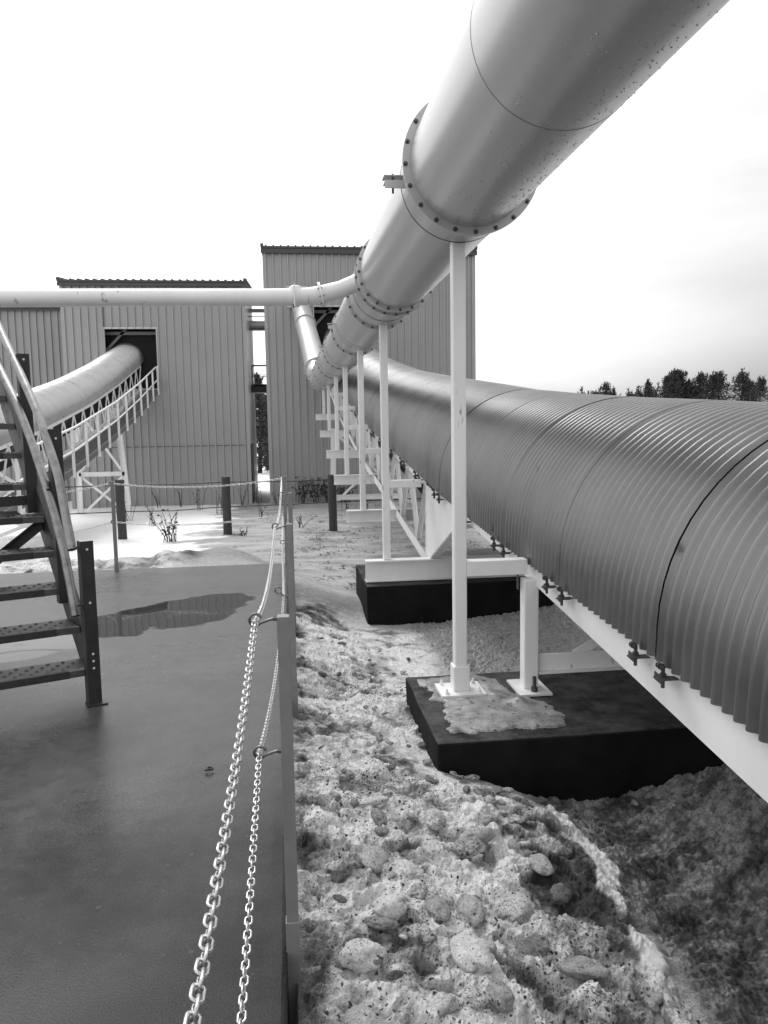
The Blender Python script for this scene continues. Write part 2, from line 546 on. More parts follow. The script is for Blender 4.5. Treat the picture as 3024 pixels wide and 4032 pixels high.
    crest = np.exp(-(((X - .22) / .26) ** 2 + ((Y - 8.35 - .9 * (X - .2)) / .38) ** 2))
    Z = Z + disp_h + clod * (.07 + .05 * fbm(X * 12, Y * 12, 3, 64)) + crest * (.10 + .03 * fbm(X * 9, Y * 9, 3, 65))
    # keep clear of the pad body
    under = (X < -.02) & (Y < 9.62) & (X > -12.5) & (Y > -6.5)
    Z = np.where(under, np.minimum(Z, -.42), Z)
    ny, nx = X.shape
    # snow tone, dirt and painted shade alike: 0 dark .. 1 fresh snow ; speck density
    c = np.full(X.shape, .58)
    c += .10 * fbm(X * .9, Y * 1.8, 4, 71)
    edge = X + .75 * fbm(X * .55, Y * 1.1, 4, 72) + .018 * (Y - 10)
    whitef = 1 - sst(-1.98, -1.72, edge + .10 * fbm(X * 3, Y * 6, 4, 75, .6))
    far = sst(35, 38, Y)
    whitef = np.maximum(whitef * sst(9.9, 10.5, Y), far)
    c = c * (1 - whitef) + (1.0 + .05 * fbm(X, Y, 3, 73)) * whitef
    dirt = np.exp(-(((X + 4.6) / 1.25) ** 2 + ((Y - 12.2) / 1.7) ** 2)) * 1.2
    c -= np.clip(dirt + .25 * fbm(X * 3, Y * 3, 3, 74), 0, .75) * (dirt > .15)
    mnd = np.exp(-(((X + 1.0) / .62) ** 2 + ((Y - 10.95) / .75) ** 2))
    c = c * (1 - np.clip(mnd * 1.6, 0, 1)) + .50 * np.clip(mnd * 1.6, 0, 1)
    nearb = .66 + .42 * fbm(X * 1.9, Y * 1.9, 4, 81, .6) + .30 * (i1 - .5) + .20 * (i2 - .5) + 1.2 * big + 1.6 * mid + 6 * (sml - .005) + .10 * fbm(X * 9, Y * 9, 2, 82)
    nearb -= .30 * np.exp(-((X - .02) / .10) ** 2) + .34 * sst(.70, 1.15, X + .12 * fbm(X * 4, Y * 4, 2, 86)) * (1 - sst(3.3, 3.9, Y))  # second term paints the shadow band left of the ridge into the snow
    nearb -= .34 * sst(.02, .45, fbm(X * 2.4 + 3, Y * 2.4, 4, 85, .65)) 
    nearb += .05 + 2.2 * (rid - .016) + .13 * sst(3.0, 3.8, Y + .3 * X) * (1 - sst(8, 9, Y))
    nearb = np.clip(nearb + .12, .14, .96)
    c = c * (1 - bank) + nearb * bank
    dk = .43 + .26 * fbm(ux * 2.2, uy * 6.5, 5, 91, .65) + .16 * fbm(X * 14, Y * 14, 3, 92, .6) + .16 * sst(2.2, 3.1, X + .15 * Y)
    dk = dk + .26 * sst(4.6, 6.0, Y)
    sl = slope * (1 - bank)
    c = c * (1 - sl) + np.clip(dk, .08, .62) * sl
    c -= np.clip(clod * 1.4, 0, 1) * (.45 + .4 * fbm(X * 9, Y * 9, 3, 66)) + np.clip(crest * 1.2, 0, 1) * (.38 + .3 * fbm(X * 7, Y * 7, 3, 67))
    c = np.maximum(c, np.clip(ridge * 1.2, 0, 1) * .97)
    unseen_dark = sst(4.2, 6.5, X + .6 * fbm(X * .3, Y * .3, 3, 96)) * (1 - sst(30, 40, X)) * (1 - sst(34, 42, Y))  # unseen ground right of the gallery, darkened to tone down the duct's reflection
    c = c * (1 - unseen_dark) + (.30 + .1 * fbm(X * .8, Y * .8, 3, 97)) * unseen_dark
    sp = np.clip(np.maximum(bank, slope * .55) * (.75 + .5 * fbm(X * 1.1, Y * 1.1, 2, 95)), 0, 1) * (1 - np.clip(ridge, 0, 1) * .7)
    fl = fieldm * (1 - whitef) * .7
    col = np.zeros((ny * nx, 4), dtype=np.float32)
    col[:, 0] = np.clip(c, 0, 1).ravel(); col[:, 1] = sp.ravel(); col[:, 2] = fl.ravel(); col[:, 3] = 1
    co = np.stack([X.ravel(), Y.ravel(), Z.ravel()], 1).astype(np.float32)
    idx = np.arange(ny * nx).reshape(ny, nx)
    q = np.stack([idx[:-1, :-1].ravel(), idx[:-1, 1:].ravel(), idx[1:, 1:].ravel(), idx[1:, :-1].ravel()], 1)
    me = bpy.data.meshes.new('ground')
    me.vertices.add(len(co)); me.vertices.foreach_set('co', co.ravel())
    me.loops.add(q.size); me.loops.foreach_set('vertex_index', q.ravel().astype(np.int32))
    me.polygons.add(len(q)); me.polygons.foreach_set('loop_start', np.arange(0, q.size, 4, dtype=np.int32))
    me.polygons.foreach_set('use_smooth', ((bank < .5) & (slope < .5))[:-1, :-1].ravel())
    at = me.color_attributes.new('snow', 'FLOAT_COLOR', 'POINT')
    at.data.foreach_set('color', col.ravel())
    me.update(calc_edges=True)
    o = bpy.data.objects.new('ground', me)
    COL.objects.link(o)
    m = bpy.data.materials.new('snow_ground')
    m.use_nodes = True
    n = m.node_tree
    L = n.links.new
    p = n.nodes['Principled BSDF']
    a = n.nodes.new('ShaderNodeAttribute'); a.attribute_name = 'snow'
    sx = n.nodes.new('ShaderNodeSeparateColor'); L(a.outputs['Color'], sx.inputs[0])
    g = n.nodes.new('ShaderNodeNewGeometry')
    t = n.nodes.new('ShaderNodeTexNoise'); t.inputs['Scale'].default_value = 22; t.inputs['Detail'].default_value = 8; t.inputs['Roughness'].default_value = .7
    L(g.outputs['Position'], t.inputs['Vector'])
    ma = n.nodes.new('ShaderNodeMath'); ma.operation = 'MULTIPLY_ADD'
    L(t.outputs['Fac'], ma.inputs[0]); ma.inputs[1].default_value = .55; ma.inputs[2].default_value = -.275
    ad = n.nodes.new('ShaderNodeMath'); ad.operation = 'ADD'; L(ma.outputs[0], ad.inputs[0]); L(sx.outputs[0], ad.inputs[1])
    cr = n.nodes.new('ShaderNodeValToRGB')
    e = cr.color_ramp.elements
    e[0].position = .05; e[0].color = (.03, .03, .03, 1)
    e[1].position = 1.0; e[1].color = (.90, .90, .90, 1)
    for pos, v in ((.25, .055), (.45, .19), (.62, .46), (.82, .70)):
        k = e.new(pos); k.color = (v, v, v, 1)
    L(ad.outputs[0], cr.inputs[0])
    gt = n.nodes.new('ShaderNodeTexNoise'); gt.inputs['Scale'].default_value = 110; gt.inputs['Detail'].default_value = 4; gt.inputs['Roughness'].default_value = .7
    L(g.outputs['Position'], gt.inputs['Vector'])
    gm = n.nodes.new('ShaderNodeMapRange'); L(gt.outputs['Fac'], gm.inputs['Value'])
    gm.inputs['From Min'].default_value = .3; gm.inputs['From Max'].default_value = .7; gm.inputs['To Min'].default_value = .50; gm.inputs['To Max'].default_value = 1.30
    gs = n.nodes.new('ShaderNodeMapRange'); L(sx.outputs[0], gs.inputs['Value']); gs.inputs['From Min'].default_value = .80; gs.inputs['From Max'].default_value = 1.0; gs.inputs['To Min'].default_value = 1; gs.inputs['To Max'].default_value = .15
    gmx = n.nodes.new('ShaderNodeMix'); gmx.data_type = 'FLOAT'; L(gs.outputs[0], gmx.inputs[0]); gmx.inputs[2].default_value = 1.0; L(gm.outputs[0], gmx.inputs[3])
    gv = n.nodes.new('ShaderNodeVectorMath'); gv.operation = 'SCALE'; L(cr.outputs[0], gv.inputs[0]); L(gmx.outputs[0], gv.inputs[3])
    # black grit
    def noise(sc, det, rough, vec=None):
        k = n.nodes.new('ShaderNodeTexNoise'); k.inputs['Scale'].default_value = sc; k.inputs['Detail'].default_value = det; k.inputs['Roughness'].default_value = rough
        L(vec if vec else g.outputs['Position'], k.inputs['Vector']); return k.outputs['Fac']

    def mth(op, a_, b_, c_=None):
        k = n.nodes.new('ShaderNodeMath'); k.operation = op
        for q_, v_ in enumerate((a_, b_, c_)):
            if v_ is None: continue
            if isinstance(v_, (int, float)): k.inputs[q_].default_value = v_
            else: L(v_, k.inputs[q_])
        return k.outputs[0]
    low = noise(5.5, 4, .6)
    # fine grit: noise peaks, thicker where the low noise is high
    thr_ = mth('MULTIPLY_ADD', low, -.30, .805)
    thr_ = mth('MULTIPLY_ADD', sx.outputs[1], -.085, mth('ADD', thr_, .045))
    fine = mth('GREATER_THAN', noise(115, 2, .5), thr_)
    # scattered larger crumbs with warped outlines
    wv = n.nodes.new('ShaderNodeTexNoise'); wv.inputs['Scale'].default_value = 70; L(g.outputs['Position'], wv.inputs['Vector'])
    wa = n.nodes.new('ShaderNodeVectorMath'); wa.operation = 'MULTIPLY_ADD'; L(wv.outputs['Color'], wa.inputs[0]); wa.inputs[1].default_value = (.02, .02, .02); L(g.outputs['Position'], wa.inputs[2])
    v1 = n.nodes.new('ShaderNodeTexVoronoi'); v1.inputs['Scale'].default_value = 52; L(wa.outputs[0], v1.inputs['Vector'])
    rnd_ = n.nodes.new('ShaderNodeSeparateColor'); L(v1.outputs['Color'], rnd_.inputs[0])
    rad_ = mth('MULTIPLY', mth('SUBTRACT', rnd_.outputs[0], .42), mth('MULTIPLY', sx.outputs[1], .78))
    crumb = mth('LESS_THAN', v1.outputs['Distance'], rad_)
    gr = mth('MULTIPLY', mth('MAXIMUM', mth('MULTIPLY', fine, .8), crumb), mth('GREATER_THAN', sx.outputs[1], .12))
    class _O: pass
    lt = _O(); lt.outputs = [gr]
    mg = n.nodes.new('ShaderNodeMix'); mg.data_type = 'RGBA'
    L(lt.outputs[0], mg.inputs[0]); L(gv.outputs[0], mg.inputs[6]); mg.inputs[7].default_value = (.05, .05, .05, 1)
    # thin dark flecks of straw on the field
    mp = n.nodes.new('ShaderNodeMapping'); mp.inputs['Scale'].default_value = (.8, 2.2, 1); L(g.outputs['Position'], mp.inputs[0])
    t4 = n.nodes.new('ShaderNodeTexNoise'); t4.inputs['Scale'].default_value = 3.2; t4.inputs['Detail'].default_value = 9; t4.inputs['Roughness'].default_value = .75; L(mp.outputs[0], t4.inputs['Vector'])
    r4 = n.nodes.new('ShaderNodeMapRange'); r4.inputs['From Min'].default_value = .565; r4.inputs['From Max'].default_value = .63; L(t4.outputs['Fac'], r4.inputs['Value'])
    m4 = n.nodes.new('ShaderNodeMath'); m4.operation = 'MULTIPLY'; L(r4.outputs[0], m4.inputs[0]); L(sx.outputs[2], m4.inputs[1])
    mg2 = n.nodes.new('ShaderNodeMix'); mg2.data_type = 'RGBA'
    L(m4.outputs[0], mg2.inputs[0]); L(mg.outputs[2], mg2.inputs[6]); mg2.inputs[7].default_value = (.10, .10, .10, 1)
    L(mg2.outputs[2], p.inputs['Base Color'])
    rr = n.nodes.new('ShaderNodeMapRange'); L(t.outputs['Fac'], rr.inputs['Value'])
    rr.inputs['From Min'].default_value = .35; rr.inputs['From Max'].default_value = .65; rr.inputs['To Min'].default_value = .35; rr.inputs['To Max'].default_value = .8
    L(rr.outputs[0], p.inputs['Roughness'])
    t5 = n.nodes.new('ShaderNodeTexNoise'); t5.inputs['Scale'].default_value = 60; t5.inputs['Detail'].default_value = 9; t5.inputs['Roughness'].default_value = .78
    L(g.outputs['Position'], t5.inputs['Vector'])
    b = n.nodes.new('ShaderNodeBump'); b.inputs['Strength'].default_value = 1.0; b.inputs['Distance'].default_value = .020
    L(t5.outputs['Fac'], b.inputs['Height']); L(b.outputs[0], p.inputs['Normal'])
    me.materials.append(m)
    global SNOWM
    SNOWM = m
    tag(o, 'snow covered ground, fresh white by the buildings and dirty grey near the pad', 'ground', kind='structure')


make_ground()


# ------------------------------------------------------------------ concrete pad
def make_pad():
    x0, x1, y0, y1 = -12.0, -.05, -6.0, 9.65
    xs = np.unique(np.round(np.concatenate([np.linspace(x0, -4, 30), np.arange(-4, x1, .03), [x1]]), 4))
    ys = np.unique(np.round(np.concatenate([np.linspace(y0, .5, 20), np.arange(.5, y1, .03), [y1]]), 4))
    X, Y = np.meshgrid(xs, ys)
    Z = .004 * fbm(X * .8, Y * .8, 3, 5)
    Z = np.where((X < x0 + .05) | (X > x1 - .05) | (Y > y1 - .05) | (Y < y0 + .1), 0, Z)
    poly = np.array([(-1.747, 7.105), (-1.559, 7.302), (-1.386, 7.439), (-1.239, 7.609), (-0.992, 7.769), (-0.735, 7.927), (-0.564, 7.892), (-0.442, 7.702), (-0.54, 7.235), (-0.648, 6.894), (-0.792, 6.721), (-1.104, 6.621), (-1.265, 6.844), (-1.294, 6.431), (-1.599, 6.502)])

    def sdf(px, py, P):
        d = np.full(px.shape, 1e9)
        ins = np.zeros(px.shape, bool)
        n = len(P)
        for i in range(n):
            a, b = P[i], P[(i + 1) % n]
            e = b - a
            t = np.clip(((px - a[0]) * e[0] + (py - a[1]) * e[1]) / (e @ e), 0, 1)
            d = np.minimum(d, np.hypot(px - a[0] - t * e[0], py - a[1] - t * e[1]))
            c = ((a[1] > py) != (b[1] > py)) & (px < (b[0] - a[0]) * (py - a[1]) / (b[1] - a[1] + 1e-12) + a[0])
            ins ^= c
        return np.where(ins, d, -d)
    poly2 = np.array([(-5, 5.5), (-2.6, 5.65), (-1.95, 5.95), (-1.66, 6.25), (-1.9, 6.55), (-2.6, 6.62), (-5, 6.9)])
    w = np.maximum(sdf(X, Y, poly), sdf(X, Y, poly2)) + .05 * fbm(X * 2.2, Y * 4.5, 4, 8) + .05
    wet = sst(-.15, .14, w)
    wet2 = np.clip(.5 + .6 * fbm(X * .7, Y * .7, 4, 9) - .25 * sst(5, 9, Y), 0, 1)
    ny, nx = X.shape
    idx = np.arange(ny * nx).reshape(ny, nx)
    q = np.stack([idx[:-1, :-1].ravel(), idx[:-1, 1:].ravel(), idx[1:, 1:].ravel(), idx[1:, :-1].ravel()], 1)
    vs = np.stack([X.ravel(), Y.ravel(), Z.ravel()], 1)
    top = len(vs)
    base = np.array([(x0, y0, -.4), (x1, y0, -.4), (x1, y1, -.4), (x0, y1, -.4)])
    vs = np.vstack([vs, base])
    faces = [tuple(f) for f in q.tolist()]
    faces.append(tuple([top, top + 1] + idx[0, ::-1].tolist()))
    faces.append(tuple([top + 1, top + 2] + idx[::-1, -1].tolist()))
    faces.append(tuple([top + 2, top + 3] + idx[-1, :].tolist()))
    faces.append(tuple([top + 3, top] + idx[:, 0].tolist()))
    me = bpy.data.meshes.new('concrete_pad')
    me.from_pydata(vs.tolist(), [], faces)
    at = me.color_attributes.new('wet', 'FLOAT_COLOR', 'POINT')
    col = np.zeros((len(vs), 4), dtype=np.float32)
    col[:top, 0] = wet.ravel(); col[:top, 1] = wet2.ravel(); col[:top, 2] = sst(1.6, 6.2, Y + .8 * fbm(X * .8, Y * .8, 4, 10, .6) - .25 * X).ravel(); col[:, 3] = 1  # third channel grades the concrete from dark near end to pale far end
    at.data.foreach_set('color', col.ravel())
    me.polygons.foreach_set('use_smooth', [True] * len(q) + [False] * 4)
    me.update()
    o = bpy.data.objects.new('concrete_pad', me)
    COL.objects.link(o)
    m = bpy.data.materials.new('wet_concrete')
    m.use_nodes = True
    n = m.node_tree
    L = n.links.new
    p = n.nodes['Principled BSDF']
    a = n.nodes.new('ShaderNodeAttribute'); a.attribute_name = 'wet'
    sx = n.nodes.new('ShaderNodeSeparateColor'); L(a.outputs['Color'], sx.inputs[0])
    g = n.nodes.new('ShaderNodeNewGeometry')
    t = n.nodes.new('ShaderNodeTexNoise'); t.inputs['Scale'].default_value = 9; t.inputs['Detail'].default_value = 10; t.inputs['Roughness'].default_value = .7
    L(g.outputs['Position'], t.inputs['Vector'])
    t1 = n.nodes.new('ShaderNodeTexNoise'); t1.inputs['Scale'].default_value = 170; t1.inputs['Detail'].default_value = 5
    L(g.outputs['Position'], t1.inputs['Vector'])
    # puddle outline with a ragged edge
    ma = n.nodes.new('ShaderNodeMath'); ma.operation = 'MULTIPLY_ADD'; L(t.outputs['Fac'], ma.inputs[0]); ma.inputs[1].default_value = .5
    mpp = n.nodes.new('ShaderNodeMapping'); mpp.inputs['Scale'].default_value = (5, 16, 1); L(g.outputs['Position'], mpp.inputs[0])
    tp = n.nodes.new('ShaderNodeTexNoise'); tp.inputs['Scale'].default_value = 1; tp.inputs['Detail'].default_value = 9; tp.inputs['Roughness'].default_value = .7; L(mpp.outputs[0], tp.inputs['Vector'])
    mp2 = n.nodes.new('ShaderNodeMath'); mp2.operation = 'MULTIPLY_ADD'; L(tp.outputs['Fac'], mp2.inputs[0]); mp2.inputs[1].default_value = .9; mp2.inputs[2].default_value = -.45
    mp3 = n.nodes.new('ShaderNodeMath'); mp3.operation = 'ADD'; L(mp2.outputs[0], mp3.inputs[0]); L(sx.outputs[0], mp3.inputs[1]); L(mp3.outputs[0], ma.inputs[2])
    pr = n.nodes.new('ShaderNodeMapRange'); L(ma.outputs[0], pr.inputs['Value']); pr.inputs['From Min'].default_value = .66; pr.inputs['From Max'].default_value = .86
    # base colour
    r1 = n.nodes.new('ShaderNodeMapRange'); L(t.outputs['Fac'], r1.inputs['Value'])
    r1.inputs['From Min'].default_value = .3; r1.inputs['From Max'].default_value = .7; r1.inputs['To Min'].default_value = .017; r1.inputs['To Max'].default_value = .03
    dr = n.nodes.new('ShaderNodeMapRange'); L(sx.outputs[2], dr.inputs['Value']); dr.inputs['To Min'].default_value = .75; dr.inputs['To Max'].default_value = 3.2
    r2 = n.nodes.new('ShaderNodeMapRange'); L(t1.outputs['Fac'], r2.inputs['Value'])
    r2.inputs['From Min'].default_value = .3; r2.inputs['From Max'].default_value = .7; r2.inputs['To Min'].default_value = .45; r2.inputs['To Max'].default_value = 1.55
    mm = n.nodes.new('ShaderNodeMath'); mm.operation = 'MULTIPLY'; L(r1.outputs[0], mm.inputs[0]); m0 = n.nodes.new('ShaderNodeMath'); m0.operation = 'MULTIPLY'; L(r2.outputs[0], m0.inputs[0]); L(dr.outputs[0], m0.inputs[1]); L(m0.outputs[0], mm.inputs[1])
    mp = n.nodes.new('ShaderNodeMix'); mp.data_type = 'FLOAT'; L(pr.outputs[0], mp.inputs[0]); L(mm.outputs[0], mp.inputs[2]); mp.inputs[3].default_value = .045
    vo = n.nodes.new('ShaderNodeTexVoronoi'); vo.inputs['Scale'].default_value = 14; L(g.outputs['Position'], vo.inputs['Vector'])
    sr = n.nodes.new('ShaderNodeSeparateColor'); L(vo.outputs['Color'], sr.inputs[0])
    sm = n.nodes.new('ShaderNodeMapRange'); L(sr.outputs[0], sm.inputs['Value']); sm.inputs['From Min'].default_value = .45; sm.inputs['From Max'].default_value = 1; sm.inputs['To Min'].default_value = 0; sm.inputs['To Max'].default_value = .13
    lt = n.nodes.new('ShaderNodeMath'); lt.operation = 'LESS_THAN'; L(vo.outputs['Distance'], lt.inputs[0]); L(sm.outputs[0], lt.inputs[1])
    ms = n.nodes.new('ShaderNodeMix'); ms.data_type = 'FLOAT'; L(lt.outputs[0], ms.inputs[0]); L(mp.outputs[0], ms.inputs[2]); ms.inputs[3].default_value = .05
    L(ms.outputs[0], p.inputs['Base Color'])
    rr = n.nodes.new('ShaderNodeMapRange'); L(sx.outputs[1], rr.inputs['Value']); rr.inputs['To Min'].default_value = .40; rr.inputs['To Max'].default_value = .16
    ra = n.nodes.new('ShaderNodeMath'); ra.operation = 'MULTIPLY_ADD'; L(t.outputs['Fac'], ra.inputs[0]); ra.inputs[1].default_value = .18; L(rr.outputs[0], ra.inputs[2])
    rs = n.nodes.new('ShaderNodeMath'); rs.operation = 'SUBTRACT'; L(ra.outputs[0], rs.inputs[0]); rs.inputs[1].default_value = .08
    rx = n.nodes.new('ShaderNodeMix'); rx.data_type = 'FLOAT'; L(pr.outputs[0], rx.inputs[0]); L(rs.outputs[0], rx.inputs[2]); rx.inputs[3].default_value = .02
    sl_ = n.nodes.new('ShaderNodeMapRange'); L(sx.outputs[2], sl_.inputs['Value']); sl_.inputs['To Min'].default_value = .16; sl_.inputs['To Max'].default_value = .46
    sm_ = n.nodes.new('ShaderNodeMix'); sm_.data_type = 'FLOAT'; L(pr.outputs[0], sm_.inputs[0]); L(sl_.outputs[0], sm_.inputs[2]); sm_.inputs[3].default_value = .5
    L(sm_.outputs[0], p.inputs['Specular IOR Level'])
    L(rx.outputs[0], p.inputs['Roughness'])
    p.inputs['IOR'].default_value = 1.33
    p.inputs['Specular IOR Level'].default_value = .5
    b = n.nodes.new('ShaderNodeBump'); b.inputs['Distance'].default_value = .004
    iv = n.nodes.new('ShaderNodeMath'); iv.operation = 'MULTIPLY_ADD'; L(pr.outputs[0], iv.inputs[0]); iv.inputs[1].default_value = -.15; iv.inputs[2].default_value = .155
    L(iv.outputs[0], b.inputs['Strength'])
    L(t1.outputs['Fac'], b.inputs['Height']); L(b.outputs[0], p.inputs['Normal'])
    me.materials.append(m)
    tag(o, 'wet grey concrete pad with a puddle reflecting the building', 'pavement', kind='structure')


make_pad()


# ------------------------------------------------------------------ buildings
def ribbed(mb, x0, x1, z0, z1, Y, holes=(), pitch=.305, depth=.085, n0=0.0, dirn=-1, mi=0):
    """ribbed wall panel in the plane y = Y, ribs standing out towards dirn"""
    prof = [(0, 0), (.235, 0), (.245, 1), (.290, 1)]
    pts = [(x0, 0)]
    k = math.floor((x0 - n0) / pitch)
    x = n0 + k * pitch
    while x < x1:
        for dx, h in prof:
            q = x + dx * pitch / .305
            if x0 + 1e-4 < q < x1 - 1e-4:
                pts.append((q, h))
        x += pitch
    pts.append((x1, 0))
    cuts = sorted({x0, x1, *[h[0] for h in holes], *[h[1] for h in holes]})
    for a, b in zip(cuts[:-1], cuts[1:]):
        seg = [(a, 0)] + [q for q in pts if a + 1e-4 < q[0] < b - 1e-4] + [(b, 0)]
        spans = [(z0, z1)]
        for hx0, hx1, hz0, hz1 in holes:
            if hx0 < (a + b) / 2 < hx1:
                spans = [(z0, hz0), (hz1, z1)]
        for za, zb in spans:
            vs = []
            for q, h in seg:
                y = Y + dirn * depth * h
                vs += [(q, y, za), (q, y, zb)]
            mb.add(vs, [(2 * i, 2 * i + 2, 2 * i + 3, 2 * i + 1) for i in range(len(seg) - 1)], mi)


def side_wall(mb, Xp, y0, y1, z0, z1, dirn, pitch=.305, depth=.035, z1b=None, mi=0):
    prof = [(0, 0), (.225, 0), (.245, 1), (.285, 1)]
    pts = [(y0, 0)]
    y = y0
    while y < y1:
        for d, h in prof:
            if y0 + 1e-4 < y + d < y1 - 1e-4:
                pts.append((y + d, h))
        y += pitch
    pts.append((y1, 0))
    vs = []
    for q, h in pts:
        zt = z1 if z1b is None else z1 + (z1b - z1) * (q - y0) / (y1 - y0)
        vs += [(Xp + dirn * depth * h, q, z0), (Xp + dirn * depth * h, q, zt)]
    mb.add(vs, [(2 * i, 2 * i + 2, 2 * i + 3, 2 * i + 1) for i in range(len(pts) - 1)], mi)


def shed(name, label, x0, x1, y0, y1, z0, z1, hole=None, wm=SIDING, rise=.8, fascia=.24, seam=None, door=None, roof_ribs=True):
    r = thing(name, label, 'building', ((x0 + x1) / 2, (y0 + y1) / 2, z0))
    mb = MB()
    ribbed(mb, x0, x1, z0, z1 - fascia, y0, [hole] if hole else [], n0=x0 + .1)
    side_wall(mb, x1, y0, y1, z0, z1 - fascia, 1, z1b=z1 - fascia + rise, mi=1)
    side_wall(mb, x0, y0, y1, z0, z1 - fascia, -1, z1b=z1 - fascia + rise)
    mb.add([(x0, y1, z0), (x1, y1, z0), (x1, y1, z1 - fascia + rise), (x0, y1, z1 - fascia + rise)], [(0, 1, 2, 3)])
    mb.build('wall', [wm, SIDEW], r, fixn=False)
    mb = MB()
    mb.prism([(x0 - .08, y0 - .14, z1 - fascia), (x0 - .08, y1 + .1, z1 - fascia + rise), (x0 - .08, y1 + .1, z1 + rise - .02), (x0 - .08, y0 - .14, z1 - .02)], (x1 - x0 + .16, 0, 0))
    mb.box(x0 - .11, x1 + .11, y0 - .19, y0 - .142, z1 - .10, z1 - .02)
    mb.box(x0 - .11, x1 + .11, y0 - .172, y0 - .142, z1 - fascia - .02, z1 - .12)
    if roof_ribs:
        n = int((x1 - x0) / .305)
        for i in range(n + 1):
            xx = x0 + .1 + i * .305
            if xx > x1: break
            mb.bar((xx, y0 - .17, z1 + .0), (xx, y1 + .08, z1 + rise), .07, .06)
        for xx in (x0 - .06, x1 + .06):
            mb.bar((xx, y0 - .2, z1 + .02), (xx, y1 + .08, z1 + rise + .02), .12, .11)
    mb.build('roof', TRIMD, r)
    mb = MB()
    for xx, s in ((x0, -1), (x1, 1)):
        mb = MB()
        mb.box(xx - .10 if s > 0 else xx - .052, xx + .052 if s > 0 else xx + .10, y0 - .055, y0 - .04, z0, z1 - fascia)
        mb.box(xx + s * .038, xx + s * .052, y0 - .04, y0 + .14, z0, z1 - fascia)
        mb.build('corner_trim', wm, r)
    if seam:
        mb = MB()
        mb.box(x0 + .11, x1 - .11, y0 - .046, y0 - .037, seam, seam + .025)
        mb.build('seam_flashing', TRIMD, r)
    if hole:
        hx0, hx1, hz0, hz1 = hole
        mb = MB()
        mb.box(hx0 - .05, hx1 + .08, y0 - .07, y0 + .05, hz1, hz1 + .07)
        mb.box(hx0 - .05, hx0, y0 - .06, y0 + .05, hz0, hz1)
        mb.box(hx1, hx1 + .05, y0 - .06, y0 + .05, hz0, hz1)
        mb.box(hx0 - .05, hx1 + .05, y0 - .06, y0 + .05, hz0 - .05, hz0)
        mb.build('opening_frame', TRIML, r)
        mb = MB()       # framing seen inside the opening
        mb.bar((hx0 - .2, y0 + .5, hz1 - .95), (hx0 + .75, y0 + .5, hz1 + .05), .1, .1)
        mb.box(hx0 - .5, hx1 + .5, y0 + .45, y0 + .55, hz1 - .18, hz1 - .05)
        mb.build('interior_brace', mat('interior_steel', .22, .6), r)
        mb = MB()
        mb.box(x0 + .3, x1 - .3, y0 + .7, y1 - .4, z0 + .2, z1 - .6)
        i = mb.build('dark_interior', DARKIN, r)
    if door:
        ya, yb, za, zb = door
        mb = MB()
        mb.box(x1 + .04, x1 + .075, ya, yb, za, zb)
        mb.build('door', TRIMD, r)
    return r


GZ = -1.6
B1 = shed('metal_building', 'grey ribbed metal building on the left with a square conveyor opening', -8.85, -1.62, 33, 40, GZ, 7.80,
          hole=(-7.25, -5.22, 3.45, 5.86), seam=1.05, door=(33.5, 35.6, GZ, 1.1), rise=.85)
B2 = shed('metal_building', 'taller grey ribbed metal building behind the bolted duct', -.76, 8.10, 33, 41, GZ, 9.20, hole=(1.25, 3.75, 3.6, 6.76), rise=.6, fascia=.28)
B3 = shed('metal_building', 'low darker ribbed annex at the left edge beside the left building', -22, -9.0, 36.6, 46, GZ, 7.3, wm=SIDING2, rise=.3, fascia=.18, roof_ribs=False)

# between the two buildings
r = thing('catwalk', 'small dark steel catwalk with double railing bridging the gap between the buildings', 'catwalk', (-1.2, 36.3, 3.4))
mb = MB()
mb.box(-1.60, -.72, 35.95, 37.2, 3.40, 3.66)
mb.build('deck_beam', TRIMD, r)
mb = MB()
mb.box(-1.56, -.74, 35.9, 37.15, 3.70, 3.76)
mb.build('deck', STAIRM, r)
for yy, a, zt in ((35.95, -1.52, 4.58), (37.1, -1.60, 4.72)):
    mb = MB()
    mb.tube([(-.77, yy, zt), (a + .06, yy, zt), (a, yy, zt - .06), (a, yy, 3.75)], .022, 6)
    mb.tube([(a, yy, 4.18), (-.77, yy, 4.18)], .018, 6)
    mb.build('railing', TRIMD, r)
r = MB()
r.tube([(-1.62, 36.4, 6.44), (-.74, 36.4, 6.44)], .235, 20)
tag(r.build('cross_pipe', DUCTM), 'short horizontal pipe crossing the gap high between the buildings', 'pipe')
mb = MB()
mb.box(-1.60, -.74, 36.0, 36.25, 7.0, 7.14)
tag(mb.build('tie_beam', mat('grey_paint', .32, .5)), 'upper steel tie beam spanning the gap above the cross pipe', 'beam')
mb = MB()
mb.tube([(-1.60, 36.2, 6.82), (-.74, 36.2, 6.82)], .02, 6)
tag(mb.build('conduit', TRIMD), 'thin dark conduit spanning the gap just under the tie beam', 'conduit')

# ------------------------------------------------------------------ main duct
AX, AZ, RP, RF = 1.105, 3.19, .362, .396
POSTY = [4.93, 8.78, 11.55, 14.6, 17.3, 20.5, 23.3]
duct = thing('bolted_duct', 'big round metal duct with bolted flanges running overhead towards the buildings', 'duct', (AX, 4.93, 2.83))


